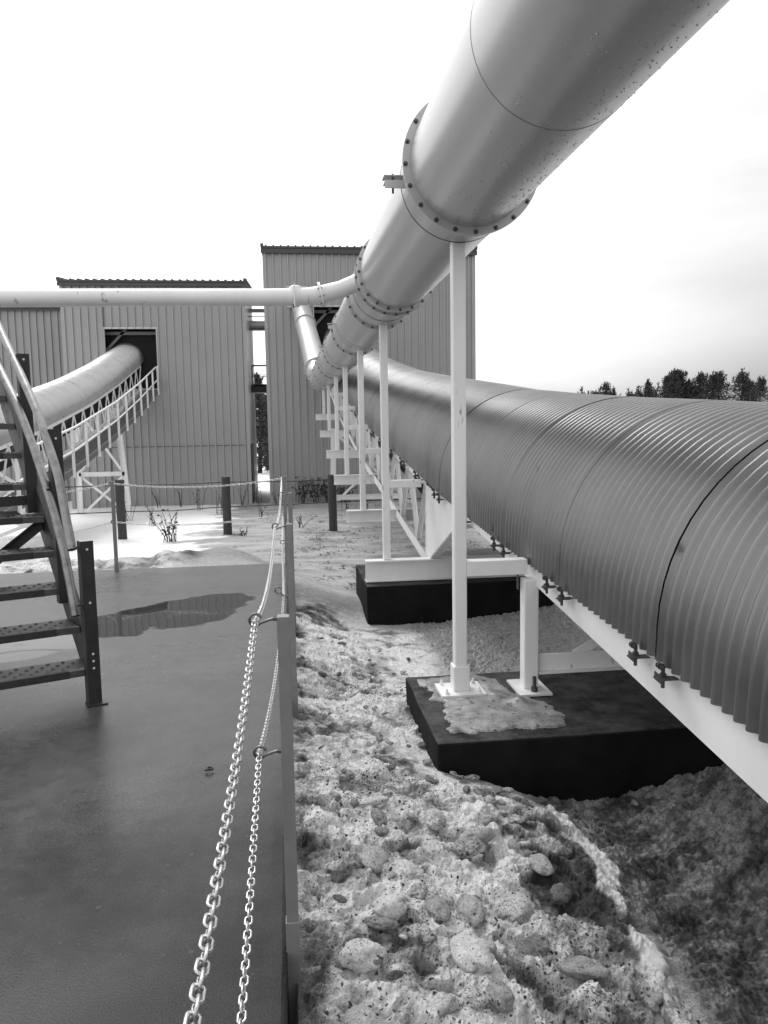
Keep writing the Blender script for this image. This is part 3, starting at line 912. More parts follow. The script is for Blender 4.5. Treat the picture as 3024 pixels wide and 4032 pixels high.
def pipe_part(y0, y1, r=RP, name='pipe_section', drops=False, seamy=()):
    mb = MB()
    n = max(2, int((y1 - y0) / .5))
    prof = []
    for i in range(n + 1):
        prof.append((y0 + (y1 - y0) * i / n, r))
    mb.lathe((AX, 0, AZ), (0, 1, 0), prof, 72)
    for sy in seamy:
        mb.lathe((AX, 0, AZ), (0, 1, 0), [(sy - .003, r + .0004), (sy - .0015, r + .0012), (sy + .0015, r + .0012), (sy + .003, r + .0004)], 72, 1)
    if drops:
        rnd = random.Random(4)
        for _ in range(420):
            yy = rnd.uniform(1.6, 4.4)
            th = -math.pi / 2 + rnd.gauss(.12, .30) + (.10 if rnd.random() < .5 else 0)
            c = Vector((AX + math.cos(th) * r, yy, AZ + math.sin(th) * r))
            nrm = Vector((math.cos(th), 0, math.sin(th)))
            rr = rnd.uniform(.0018, .0048)
            mb.lathe(c - nrm * .0005, nrm, [(0, rr), (rr * .45, rr * .8), (rr * .75, rr * .4), (rr * .85, 0)], 7, 2)
    return mb.build(name, [DUCTM, SEAMM, DROPM], duct)


SEAMM = mat('weld_seam', .20, .5)
DROPM = mat('water_drop', .5, .05, metal=0.6)


def flange(y, t=.022, r=RF, nuts=(-1, 1), nb=20, ph=0.05):
    mb = MB()
    mb.lathe((AX, y, AZ), (0, 1, 0), [(-t / 2, RP - .01), (-t / 2, r), (t / 2, r), (t / 2, RP - .01)], 72, smooth=False)
    for k in range(nb):
        th = 2 * math.pi * (k + ph * nb / 6.283) / nb
        p = (AX + math.cos(th) * (r - .017), y, AZ + math.sin(th) * (r - .017))
        for s in nuts:
            mb.nut((p[0], y + s * t / 2, p[2]), (0, s, 0), .0095, .011, 1, .010)
    return mb.build('flange', [DUCTM, BOLTM], duct)


def band(y0, y1, r):
    mb = MB()
    mb.lathe((AX, 0, AZ), (0, 1, 0), [(y0, RP - .01), (y0, r), (y1, r), (y1, RP - .01)], 72, smooth=False)
    mb.lathe((AX, 0, AZ), (0, 1, 0), [(y1, r - .002), (y1, r + .0015), (y1 + .012, r + .0015), (y1 + .012, RP - .01)], 72, 1)
    return mb.build('clamp_band', [DUCTM, CLAMPM], duct)


def lug(y):
    """pair of small angle plates with a bolt on the left of a clamp band"""
    mb = MB()
    x1, x0, z = AX - RP + .01, AX - RP - .125, AZ - .03
    mb.box(x0, x1, y - .05, y + .05, z + .012, z + .020)
    mb.box(x0 + .005, x1, y - .055, y + .05, z - .020, z - .012)
    mb.box(x0 + .005, x1, y - .056, y - .048, z - .06, z - .0125)
    mb.lathe((x0 + .06, y, z - .075), (0, 0, 1), [(0, 0), (0, .007), (.115, .007), (.115, 0)], 8, 1, False)
    mb.lathe((x0 + .06, y, z + .0205), (0, 0, 1), [(0, .013), (.012, .013), (.012, 0)], 6, 1, False)
    mb.lathe((x0 + .06, y, z - .034), (0, 0, 1), [(0, 0), (0, .013), (.012, .013), (.012, 0)], 6, 1, False)
    return mb.build('clamp_lug', [DUCTM, CLAMPM], duct, bevel=.002)


pipe_part(-4.0, 4.54, drops=True, seamy=(3.07, .9))
flange(4.545, t=.034, r=.408, nuts=(-1,))
band(4.565, 4.87, RP + .007)
lug(4.80)
pipe_part(4.87, 7.58)
flange(7.57, nuts=(-1, 1))
flange(7.86, nuts=(-1,))
pipe_part(7.58, 7.86, r=RP + .012)
band(7.875, 8.50, RP - .004)
pipe_part(8.5, 9.0)
flange(8.98, nuts=(-1, 1))
prev = 8.98
for yb, yf in ((11.35, 12.1), (14.4, 15.05), (17.1, 17.75), (20.0, 20.7), (22.6, 23.5)):
    pipe_part(prev, yf)
    band(yb - .25, yb, RP + .006)
    lug(yb - .05)
    flange(yf, nuts=(-1, 1))
    prev = yf
flange(23.85, nuts=(-1,))
pipe_part(23.5, 23.85)
# elbow at the end and riser into the tall building
EP = [Vector((AX, 23.85, AZ)), Vector((1.10, 24.2, AZ + .03)), Vector((1.06, 24.6, AZ + .15)), Vector((1.0, 24.95, AZ + .33))]
mb = MB()
mb.tube(EP, RP, 40, cap=False)
mb.build('end_elbow', DUCTM, duct)
riser = thing('riser_pipe', 'bright diagonal riser pipe climbing from the duct end into the tall building', 'pipe', (.8, 29, 5.3))
mb = MB()
P0, P1 = EP[-1], Vector((.62, 33.3, 7.25))
mb.tube([P0 + (P1 - P0) * t / 6 for t in range(7)], RP, 40, cap=False)
mb.build('pipe_section', DUCTM, riser)
for t in (.02, .55):
    c = P0 + (P1 - P0) * t
    mb = MB()
    mb.lathe(c, (P1 - P0), [(-.04, RP - .01), (-.04, RP + .05), (.04, RP + .05), (.04, RP - .01)], 40, smooth=False)
    mb.build('flange', DUCTM, riser)
mb = MB()
mb.box(.12, 1.0, 32.90, 32.955, 6.72, 7.60)
mb.build('wall_flashing', TRIML, riser)

# small branch pipe crossing to the left
br = thing('branch_pipe', 'slim white pipe running level from the duct flange out to the left', 'pipe', (-1.5, 8.2, 3.02))
RB = .088
pts = [(AX - RP + .05, 8.12, 3.185), (.60, 8.2, 3.115), (.38, 8.2, 3.062), (.25, 8.2, 3.043), (.12, 8.2, 3.035), (-.2, 8.2, 3.03), (-2, 8.2, 3.018), (-5.2, 8.2, 2.995)]
mb = MB()
mb.tube(pts[:4], RB, 28)
mb.build('elbow', WHITE, br)
mb = MB()
mb.tube(pts[3:], RB, 28)
mb.build('pipe_section', WHITE, br)


def ringed(center, axis, r0, r1, t, nb, name, parent, mats):
    mb = MB()
    mb.lathe(center, axis, [(-t / 2, r0), (-t / 2, r1), (t / 2, r1), (t / 2, r0)], 32, smooth=False)
    a = Vector(axis).normalized()
    u = a.orthogonal().normalized(); v = a.cross(u)
    for k in range(nb):
        th = 2 * math.pi * k / nb + .3
        p = Vector(center) + (u * math.cos(th) + v * math.sin(th)) * (r1 - .018)
        for s in (-1, 1):
            mb.nut(p + a * s * t / 2, a * s, .007, .009, 1, .006)
    return mb.build(name, mats, parent)


ringed((.385, 8.2, 3.062), (1, 0, .22), RB - .01, RB + .038, .024, 8, 'flange', br, [WHITE, BOLTM])
mb = MB()
mb.lathe((.125, 8.2, 3.035), (1, 0, .02), [(-.035, RB - .01), (-.035, RB + .012), (.035, RB + .012), (.035, RB - .01)], 28, smooth=False)
mb.box(.105, .118, 8.085, 8.115, 2.925, 3.15)
mb.lathe((.10, 8.09, 2.93), (0, 0, 1), [(-.02, 0), (-.02, .008), (.02, .008), (.02, 0)], 6, 1, False)
mb.lathe((.125, 8.2, 3.10), (0, 0, 1), [(0, .07), (.035, .065), (.05, .04), (.055, 0)], 20)
mb.build('coupling', [WHITE, CLAMPM], br)

# ------------------------------------------------------------------ conveyors
ZS = [(-3, .20), (2.35, .586), (3.76, .678), (5.5, .779), (7.65, .930), (8.85, 1.055), (10.46, 1.217), (12.2, 1.385), (13.5, 1.53), (15.2, 1.70), (16.3, 1.84), (17.8, 2.04),
      (19, 2.20), (20.7, 2.45), (23.5, 2.88), (26, 3.34), (28.5, 3.87), (31, 4.45), (36, 5.8)]
ZL = [(10, .75), (13, 1.02), (16.8, 1.44), (19.9, 1.83), (21.85, 2.15), (24.5, 2.58), (28.5, 3.39), (32.8, 4.39), (36, 5.2)]


def interp(tab):
    xs = [a for a, b in tab]; zs = [b for a, b in tab]
    return lambda y: float(np.interp(y, xs, zs))


def cover_panels(root, X0, R, skirt, zf, y0, y1, plen, arcs, first, amp=.0140, pitch=.0762, gaps=(), m=None):
    y = first
    while y < y1:
        ya, yb = max(y, y0), min(y + plen, y1)
        y += plen
        if yb - ya < .1:
            continue
        za, zb = zf(ya), zf(yb)
        sl = (zb - za) / (yb - ya)
        a = math.atan(sl)
        ln = (yb - ya) / math.cos(a)
        gap = .014 if any(abs(yb - q) < plen * .5 for q in gaps) else .004
        nrow = int(ln / pitch * 8)
        mb = MB()
        vs = []
        prof = [(0.0, s * skirt / 2) for s in range(2)]
        prof += [(R - R * math.cos(math.pi * k / arcs), skirt + R * math.sin(math.pi * k / arcs)) for k in range(arcs + 1)]
        prof += [(2 * R, skirt / 2), (2 * R, 0)]
        nrms = [(-1, 0)] * 2 + [(-math.cos(math.pi * k / arcs), math.sin(math.pi * k / arcs)) for k in range(arcs + 1)] + [(1, 0)] * 2
        npf = len(prof)
        for i in range(nrow + 1):
            s = gap / 2 + (ln - gap) * i / nrow
            w = amp * math.cos(2 * math.pi * s / pitch)
            w = amp * (math.tanh(1.3 * w / amp) / math.tanh(1.3))
            for (px, pz), (nx, nz) in zip(prof, nrms):
                u = pz + nz * w
                yy = ya + s * math.cos(a) - u * math.sin(a)
                zz = za + s * math.sin(a) + u * math.cos(a)
                vs.append((X0 + px + nx * w, yy, zz))
        fs = []
        for i in range(nrow):
            for j in range(npf - 1):
                fs.append((i * npf + j, i * npf + j + 1, (i + 1) * npf + j + 1, (i + 1) * npf + j))
        mb.add(vs, fs, 0, True)
        mb.build('cover_panel', m or GALV, root, fixn=False)


def clamp(root, X, y, z, slope):
    """swing-bolt hold down: two tabs, upright eye, cross pin, bolt end"""
    mb = MB()
    mb.box(X - .060, X + .02, y - .045, y + .002, z - .004, z + .001)
    mb.box(X - .052, X + .02, y - .002, y + .045, z - .017, z - .012)
    mb.lathe((X - .03, y, z - .048), (0, 0, 1), [(0, 0), (0, .0085), (.06, .0085), (.06, 0)], 8, 0, False)
    mb.lathe((X - .03, y, z + .001), (0, 0, 1), [(0, .015), (.013, .015), (.013, 0)], 6, 0, False)
    mb.lathe((X - .03, y, z + .012), (0, 0, 1), [(0, .009), (.034, .009), (.034, 0)], 8, 0, False)
    mb.lathe((X - .052, y - .03, z + .052), (.25, 1, -.12), [(0, 0), (0, .010), (.062, .010), (.062, 0)], 8, 0, False)
    mb.lathe((X - .050, y - .022, z + .052), (.25, 1, -.12), [(0, .015), (.010, .015), (.010, .009)], 8, 0, False)
    mb.lathe((X - .040, y + .018, z + .045), (.25, 1, -.12), [(0, .013), (.010, .013), (.010, .009)], 8, 0, False)
    mb.bar((X - .012, y + .035, z - .035), (X - .012, y + .11, z - .035 + slope * .075), .005, .034)
    return mb.build('clamp', CLAMPM, root)


# right conveyor
zs = interp(ZS)
zbch = interp([(8.9, .03), (11, .27), (13.4, .56), (16.3, .87), (17.75, 1.05), (20.3, 1.45), (22.3, 1.73), (24.2, 2.04), (28.5, 2.95), (33.5, 4.2)])
conv = thing('covered_conveyor', 'big corrugated half round conveyor gallery on white steel along the right side', 'conveyor', (2.5, 4.9, -.1))
XL, RC, SK = 1.585, .92, .16
XR = XL + 2 * RC
cover_panels(conv, XL, RC, SK, zs, -3, 34.2, 1.215, 30, 3.115 - 1.215 * 6, gaps=(3.115, 7.975))
for x, s in ((1.615, 1), (XR - .03, -1)):
    mb = MB()                                        # channel stringer of the low end
    p0, p1 = (x, -3.0, .36 - .1 * 5.337 + .15), (x, 8.4, .36 + .1 * 6.06 + .15)
    mb.bar(p0, p1, .012, .30, oa=0)
    mb.bar(p0, p1, .09, .014, oa=.045 * s, ob=-.143)
    mb.bar(p0, p1, .09, .014, oa=.045 * s, ob=.143)
    mb.build('stringer', WHITE, conv)
    mb = MB()                                        # deep end plate where the truss starts
    poly = [(x - .008, 9.03, .045), (x - .008, 8.97, 1.0), (x - .008, 8.2, .94), (x - .008, 6.7, .80), (x - .008, 6.85, .795), (x - .008, 7.53, .624)]
    mb.prism(poly, (.014, 0, 0))
    mb.bar((x + .045 * s, 9.02, .045), (x + .045 * s, 7.53, .624), .09, .014)
    mb.bar((x + .045 * s, 7.53, .624), (x + .045 * s, 6.8, .80), .09, .014)
    mb.build('gusset_plate', WHITE, conv)
    top, bot, web = MB(), MB(), MB()
    ys = [8.97, 10.38, 11.7, 13.1, 14.5, 15.9, 17.3, 18.7, 20.1, 21.5, 22.9, 24.3, 25.7, 27.1, 28.5, 29.9, 31.3, 33.3]
    for a, b in zip(ys[:-1], ys[1:]):
        top.bar((x, a, zs(a) - .045), (x, b, zs(b) - .045), .012, .09)
        top.bar((x + .04 * s, a, zs(a) - .085), (x + .04 * s, b, zs(b) - .085), .07, .010)
        bot.bar((x - .01, a, zbch(a) + .06), (x - .01, b, zbch(b) + .06), .012, .12)
        bot.bar((x + .04 * s, a, zbch(a) + .06), (x + .04 * s, b, zbch(b) + .06), .08, .012)
        m_ = (a + b) / 2
        web.angle((x + .02 * s, a + .08, zs(a) - .07), (x + .02 * s, m_, zbch(m_) + .10), .06, .008, up=(0, 1, 0))
        web.angle((x + .02 * s, b - .12, zs(b) - .07), (x + .02 * s, m_, zbch(m_) + .10), .06, .008, up=(0, 1, 0))
    top.build('top_chord', WHITE, conv)
    bot.build('bottom_chord', WHITE, conv)
    web.build('truss_lattice', WHITE, conv)
for i, yy in enumerate(np.arange(9.2, 33, 1.4)):     # cross members and belt
    mb = MB()
    mb.box(1.66, XR - .08, yy, yy + .07, zbch(yy) + .02, zbch(yy) + .10)
    mb.build('cross_member', WHITE, conv)
mb = MB()
for a, b in zip(np.arange(-3, 33.2, .9), np.arange(-2.1, 34, .9)):
    mb.bar((2.5, a, zs(a) + .02), (2.5, b, zs(b) + .02), 1.15, .02)
mb.build('belt', BELTM, conv)
mb = MB()
for a, b in zip(np.arange(9.4, 32.2, 1.4), np.arange(10.8, 33.6, 1.4)):
    mb.bar((2.5, a, zbch(a) + .40), (2.5, b, zbch(b) + .40), 1.1, .015)
mb.build('return_belt', BELTM, conv)
yc = 3.115 - 1.215
while yc < 33:
    if yc > 1:
        for d in (-.13, .13):
            y_ = yc + d
            clamp(conv, XL - .012, y_, zs(y_) - .02, .1)
    yc += 1.215 if yc < 9 else 1.19
for xl in (1.575, XR - .05):                         # legs on the near block
    lg = MB()
    lg.box(xl - .05, xl + .05, 4.85, 4.95, -.088, .66)
    leg = lg.build('leg', WHITE, conv, bevel=.008)
    bp = MB()
    bp.box(xl - .11, xl + .11, 4.74, 5.06, -.10, -.086)
    bp.lathe((xl + .005, 4.80, -.086), (0, 0, 1), [(0, .022), (.03, .022), (.03, .013), (.10, .013), (.10, 0)], 8, 1, False)
    bp.build('base_plate', [WHITE, CLAMPM], leg)
mb = MB()
mb.bar((1.63, 4.9, .072), (XR - .10, 4.9, .072), .012, .125)
mb.bar((1.63, 4.87, .016), (XR - .10, 4.87, .016), .05, .01)
mb.bar((1.9, 4.93, .11), (2.9, 4.93, .62), .012, .06)
mb.build('leg_brace', WHITE, conv)
mb = MB()
mb.box(1.5925, 1.606, 6.62, 6.74, .835, .945)
st = mb.build('warning_sticker', STICKER, conv)
mb = MB()
mb.box(1.5895, 1.5925, 6.625, 6.68, .845, .935)
mb.bar((1.591, 6.70, .90), (1.591, 6.735, .86), .003, .012)
mb.bar((1.591, 6.70, .86), (1.591, 6.735, .90), .003, .012)
mb.build('sticker_mark', STICKD, st)
# trestle far along
for xl, xf in ((1.30, 1.22), (XR + .05, XR + .15)):
    mb = MB()
    mb.ibeam((xl, 22, zbch(22)), (xf, 22, -1.1), .14, .16, up=(0, 1, 0))
    mb.build('leg', WHITE, conv)
mb = MB()
mb.ibeam((1.28, 22, -.285), (XR + .1, 22, -.285), .09, .14)
mb.bar((1.30, 22.02, -.45), (XR + .02, 22.02, 1.6), .008, .07)
mb.bar((XR + .02, 21.97, -.45), (1.30, 21.97, 1.6), .008, .07)
mb.build('leg_brace', WHITE, conv)

# left conveyor
zl = interp(ZL)
convl = thing('covered_conveyor', 'smaller corrugated conveyor gallery with handrailed walkway climbing into the left building', 'conveyor', (-6.6, 29, -1.2))
XR2, RL = -5.88, .70
XL2 = XR2 - 2 * RL
cover_panels(convl, XL2, RL, .04, zl, 12, 34.0, 1.5, 24, 12, m=GALV2)
dk = lambda y: zl(y) - 1.02
for x, s in ((XR2 - .02, -1), (XL2 + .02, 1)):
    top, bot, web = MB(), MB(), MB()
    ys = list(np.arange(12, 33.3, 1.05))
    for a, b in zip(ys[:-1], ys[1:]):
        top.bar((x, a, zl(a) - .05), (x, b, zl(b) - .05), .012, .09)
        bot.bar((x, a, zl(a) - .95), (x, b, zl(b) - .95), .07, .09)
        m_ = (a + b) / 2
        web.bar((x, a, zl(a) - .06), (x, m_, zl(m_) - .93), .03, .05, up=(0, 1, 0))
        web.bar((x, b, zl(b) - .06), (x, m_, zl(m_) - .93), .03, .05, up=(0, 1, 0))
    top.build('top_chord', WHITE, convl)
    bot.build('bottom_chord', WHITE, convl)
    web.build('truss_lattice', WHITE, convl)
mb = MB()
for a, b in zip(np.arange(12, 33, .9), np.arange(12.9, 33.9, .9)):
    mb.bar((-6.58, a, zl(a) - .22), (-6.58, b, zl(b) - .22), .9, .02)
    mb.bar((-6.58, a, zl(a) - .62), (-6.58, b, zl(b) - .62), .9, .02)
mb.build('belt', BELTM, convl)
WX0, WX1 = -5.82, -5.20
mb = MB()
yy = 12.0
while yy < 33.1:
    mb.box(WX0, WX1 - .03, yy, yy + .13, dk(yy + .06) - .04, dk(yy + .06))
    yy += .20
mb.build('walkway_deck', DECKM, convl)
mb = MB()
for a, b in zip(np.arange(12, 33, 1.05), np.arange(13.05, 34, 1.05)):
    mb.bar((WX1 - .015, a, dk(a) - .02), (WX1 - .015, b, dk(b) - .02), .012, .16)
    for k in range(4):
        mb.bar((WX0 + .1 + k * .14, a, dk(a) - .075), (WX0 + .1 + k * .14, b, dk(b) - .075), .015, .05)
mb.build('walkway_stringer', DECKM, convl)
yp = 12.9
while yp < 33.0:
    mb = MB()
    mb.box(WX1 - .004, WX1 + .004 + .05, yp - .035, yp + .035, dk(yp) - .16, dk(yp) + 1.0)
    mb.build('rail_post', WHITE, convl)
    yp += 1.32
yy_ = np.arange(12, 32.1, .6)
mb = MB()
mb.tube([(WX1 + .03, y, dk(y) + 1.03) for y in yy_] + [(WX1 + .03, 32.3, dk(32.3) + 1.02), (WX1 + .03, 32.5, dk(32.4) + .85), (WX1 + .03, 32.55, dk(32.4))], .03, 10)
mb.build('handrail', WHITE, convl)
mb = MB()
mb.tube([(WX1 + .03, y, dk(y) + .48) for y in np.arange(12, 32.5, .6)], .026, 8)
mb.build('mid_rail', WHITE, convl)
for Yt in (29.2, 20.5):
    zt = zl(Yt) - 1.1
    gz = g_far(np.array([[-6.5]]), np.array([[Yt]]))[0, 0] - .1
    h = zt - gz
    xa0, xa1, xb0, xb1 = -7.55, -7.62, -6.15, -5.72 - .04 * h
    for p, q in ((xa0, xa1), (xb0, xb1)):
        mb = MB()
        mb.ibeam((p, Yt, zt + .1), (q, Yt, gz), .12, .20, up=(1, 0, 0))
        mb.build('leg', WHITE, convl)
    mb = MB()
    zm = gz + h * .40
    f = lambda a, b, z: a + (b - a) * (zt - z) / h
    mb.ibeam((f(xa0, xa1, zm), Yt, zm), (f(xb0, xb1, zm), Yt, zm), .1, .16)
    for (z0_, z1_) in ((zm + .1, zt), (gz + .05, zm - .1)):
        mb.bar((f(xa0, xa1, z0_) + .08, Yt - .02, z0_), (f(xb0, xb1, z1_) - .08, Yt - .02, z1_), .01, .09)
        mb.bar((f(xb0, xb1, z0_) - .08, Yt + .02, z0_), (f(xa0, xa1, z1_) + .08, Yt + .02, z1_), .01, .09)
    if h > 2:
        zc = (zm + .1 + zt) / 2
        mb.box(-6.78, -6.60, Yt - .035, Yt - .028, zc - .12, zc + .12)
    mb.build('leg_brace', WHITE, convl)

# ------------------------------------------------------------------ duct support posts
POST_LABELS = [
    'tallest white duct post, on a bolted base plate set in ice on the near block',
    'white duct post standing on the beam across the far concrete block',
    'white duct post on the outrigger beam lowest above the snow field',
    'fourth white duct post from the camera, on the outrigger above the dark timber bollard',
    'fifth white duct post from the camera, on an outrigger at chest height',
    'sixth white duct post from the camera, short, on a high outrigger',
    'shortest and farthest white duct post under the end of the duct']
BEAMZ = [None, .151, .447, .801, 1.20, 1.639, 2.121]
ARMZ = [.74, 1.03, 1.33, 1.695, 2.13, 2.577, 3.02]
for i, y in enumerate(POSTY):
    zb = -.086 if i == 0 else BEAMZ[i]
    r = thing('duct_support', POST_LABELS[i], 'post', (AX, y, zb), 'white posts carrying the duct')
    w = .0425
    mb = MB()
    mb.box(AX - w, AX + w, y - w, y + w, zb, AZ - RP + .03)
    mb.build('post', WHITE, r, bevel=.010)
    if i == 0:
        mb = MB()
        mb.box(AX - .056, AX + .056, y - .056, y + .056, zb, .085)
        mb.build('sleeve', WHITE, r, bevel=.008)
        mb = MB()
        mb.box(AX - .15, AX + .15, y - .13, y + .13, -.100, -.084)
        for dx in (-.11, .11):
            for dy in (-.095, .095):
                mb.nut((AX + dx, y + dy, -.084), (0, 0, 1), .013, .016, 0, .02)
        mb.build('base_plate', [WHITE, BOLTM], r)
    else:
        mb = MB()
        h = .165 if i == 1 else .18
        if i == 1: h = .245
        mb.ibeam((.85, y - .02, zb - h / 2), (XR + .1, y - .02, zb - h / 2), .16, h)
        mb.build('outrigger_beam', WHITE, r)
    mb = MB()
    hh = .10 if i == 0 else .09
    mb.box(AX + w, 1.555 if i == 0 else 1.52, y - hh / 2, y + hh / 2, ARMZ[i] - hh / 2, ARMZ[i] + hh / 2)
    if i == 0:
        mb.box(1.50, 1.506, y - .02, y + .02, ARMZ[i] - .16, ARMZ[i] - .05, 1)
    if i < 6:
        mb.build('cross_arm', [WHITE, CLAMPM], r, bevel=.010)

# ------------------------------------------------------------------ concrete blocks
def block(label, x0, x1, y0, y1, z0, z1):
    mb = MB()
    nx, ny, nz = 46, 26, 10
    rnd = np.random.RandomState(int(y0 * 10))
    import bmesh
    bm = bmesh.new()
    bmesh.ops.create_cube(bm, size=1)
    bmesh.ops.subdivide_edges(bm, edges=bm.edges[:], cuts=14, use_grid_fill=True)
    for v in bm.verts:
        v.co = Vector((x0 + (v.co.x + .5) * (x1 - x0), y0 + (v.co.y + .5) * (y1 - y0), z0 + (v.co.z + .5) * (z1 - z0)))
    cc = np.array([v.co[:] for v in bm.verts])
    d = .006 * fbm(cc[:, 0] * 5 + cc[:, 2] * 3, cc[:, 1] * 5 + cc[:, 2] * 4, 3, 3)
    for v, dd in zip(bm.verts, d):
        on = [abs(v.co.x - x0) < 1e-4, abs(v.co.x - x1) < 1e-4, abs(v.co.y - y0) < 1e-4, abs(v.co.y - y1) < 1e-4, abs(v.co.z - z1) < 1e-4]
        n = Vector((on[1] - on[0], on[3] - on[2], on[4] * .3))
        k = sum(on)
        v.co += n * float(dd) - n * (.004 if k > 1 else 0)
    me = bpy.data.meshes.new('foundation_block')
    bm.to_mesh(me); bm.free()
    me.materials.append(BLOCKM)
    o = bpy.data.objects.new('foundation_block', me)
    COL.objects.link(o)
    b = o.modifiers.new('bevel', 'BEVEL'); b.width = .012; b.segments = 2; b.angle_limit = RAD(50)
    return tag(o, label, 'block', 'dark concrete foundation blocks')


block('near dark concrete block with a sheet of ice on its top corner', .785, 3.75, 4.10, 5.30, -.9, -.105)
block('farther dark concrete block carrying a white steel beam', .835, 3.75, 8.50, 9.95, -1.0, -.105)


def ice_patch():
    poly = [(.86, 5.20), (1.25, 5.26), (1.40, 5.12), (1.44, 4.85), (1.62, 4.55), (1.66, 4.35), (1.55, 4.22), (1.25, 4.235), (1.0, 4.22), (.90, 4.24), (.91, 4.45), (.94, 4.72), (.885, 4.80), (.93, 4.95), (.87, 5.08)]
    xs = np.arange(.80, 1.75, .012); ys = np.arange(4.14, 5.30, .012)
    X, Y = np.meshgrid(xs, ys)
    P = np.array(poly)
    d = np.full(X.shape, 1e9); ins = np.zeros(X.shape, bool)
    for i in range(len(P)):
        a, b = P[i], P[(i + 1) % len(P)]
        e = b - a
        t = np.clip(((X - a[0]) * e[0] + (Y - a[1]) * e[1]) / (e @ e), 0, 1)
        d = np.minimum(d, np.hypot(X - a[0] - t * e[0], Y - a[1] - t * e[1]))
        ins ^= ((a[1] > Y) != (b[1] > Y)) & (X < (b[0] - a[0]) * (Y - a[1]) / (b[1] - a[1] + 1e-12) + a[0])
    sd = np.where(ins, d, -d) + .03 * fbm(X * 9, Y * 9, 4, 3)
    h = np.where(sd > 0, .008 + .010 * (1 - np.exp(-sd / .04)), -.02)
    h = h + np.where(sd > 0, .004 * fbm(X * 7, Y * 7, 5, 7, .6), 0)
    h += .045 * np.exp(-((X - 1.42) ** 2 + (Y - 4.60) ** 2) / .003) + .02 * np.exp(-((X - 1.30) ** 2 + (Y - 4.70) ** 2) / .008)
    pl = np.maximum(np.abs(X - 1.105) - .165, np.abs(Y - 4.93) - .145)
    h = np.where(sd > 0, np.minimum(h, .004 + np.clip(pl + .01 * fbm(X * 30, Y * 30, 2, 9), 0, 1) * .6 + .001), h)
    Z = -.105 + h
    ny, nx = X.shape
    idx = np.arange(ny * nx).reshape(ny, nx)
    keep = (sd[:-1, :-1] > -.03) | (sd[1:, 1:] > -.03)
    q = np.stack([idx[:-1, :-1][keep], idx[:-1, 1:][keep], idx[1:, 1:][keep], idx[1:, :-1][keep]], 1)
    mb = MB()
    mb.add(np.stack([X.ravel(), Y.ravel(), Z.ravel()], 1).tolist(), q.tolist(), 0, True)
    o = mb.build('ice_sheet', ICEM, fixn=False)
    tag(o, 'thin grey sheet of refrozen ice around the post base on the near block', 'ice')


ice_patch()

# ------------------------------------------------------------------ chain fence
def fence_post(x, y, zt, label, eyes, zb=-.26):
    r = thing('fence_post', label, 'post', (x, y, 0), 'square steel posts of the chain fence')
    w = .0195
    mb = MB()
    mb.box(x - w, x + w, y - w, y + w, zb, zt)
    mb.box(x - w - .003, x + w + .003, y - w - .003, y + w + .003, zb, .10)
    mb.build('post', POSTM, r, bevel=.003)
    for (ex, ez, bent) in eyes:
        R = .0185
        cx, cy = x + ex, y
        mb = MB()
        pts = []
        for k in range(15):
            th = RAD(15 + k * 305 / 14)
            pts.append((cx + R * math.cos(th), cy + .002 * k / 14, ez + R * math.sin(th)))
        if bent:
            pts += [(cx + .030, cy, ez - .034), (x - w - .012, cy, ez - .040)]
            pts.append((x - w + .004, cy, ez - .041))
            zn = ez - .041
        else:
            pts += [(cx + .034, cy, ez - .004), (x - w - .010, cy, ez + .002), (x - w + .004, cy, ez + .002)]
            zn = ez + .002
        mb.tube(pts, .0046, 8)
        mb.lathe((x - w - .012, cy, zn), (1, 0, 0), [(0, 0), (0, .009), (.012, .009), (.012, 0)], 6, 0, False)
        mb.build('eyebolt', EYEM, r)
    return r


E1, E2 = 1.09, .66
fp = [(-.03, 2.35, 'nearest square steel fence post at the pad edge', [(-.085, E1, 0), (-.085, .665, 0)]),
      (-.006, 4.70, 'second fence post from the camera, with a bent lower eyebolt', [(-.085, 1.085, 0), (-.080, .69, 1)]),
      (.006, 7.05, 'third fence post from the camera along the pad edge', [(-.08, 1.087, 0), (-.08, .645, 0)]),
      (-.055, 9.58, 'corner fence post at the far end of the pad edge', [(-.03, 1.08, 0), (-.03, .62, 0)]),
      (-.04, -.05, 'fence post at the pad edge beside the camera', [(-.085, 1.09, 0), (-.07, .66, 0)])]
for x, y, lab, eyes in fp:
    fence_post(x, y, 1.10, lab, eyes)
fence_post(-2.11, 9.56, 1.09, 'fence post on the far pad edge in front of the white snow', [(-.02, 1.07, 0), (-.02, .60, 0)])
fence_post(-4.45, 9.56, 1.09, 'fence post on the far pad edge behind the stair', [(.02, 1.06, 0), (.02, .60, 0)])


def link_mesh(mb, c, T, A, pitch, width, wire):
    """one oval link: centre c, long axis T, plane spanned by T and A"""
    B = T.cross(A)
    L = pitch + 2 * wire * .95
    rr = width / 2 - wire / 2
    hl = L / 2 - wire / 2 - rr * .85
    pts = []
    for k in range(12):
        th = 2 * math.pi * (k + .5) / 12
        px, py = math.cos(th), math.sin(th)
        pts.append(c + T * ((hl if px > 0 else -hl) + px * rr * .85) + A * (py * rr))
    vs, fs, n = [], [], 6
    k = len(pts)
    for i in range(k):
        d = (pts[(i + 1) % k] - pts[i - 1]).normalized()
        u = d.cross(B)
        for j in range(n):
            a = 2 * math.pi * j / n
            vs.append(pts[i] + (B * math.cos(a) + u * math.sin(a)) * (wire / 2))
    for i in range(k):
        i2 = (i + 1) % k
        for j in range(n):
            j2 = (j + 1) % n
            fs.append((i * n + j, i * n + j2, i2 * n + j2, i2 * n + j))
    mb.add(vs, fs, 0, True)


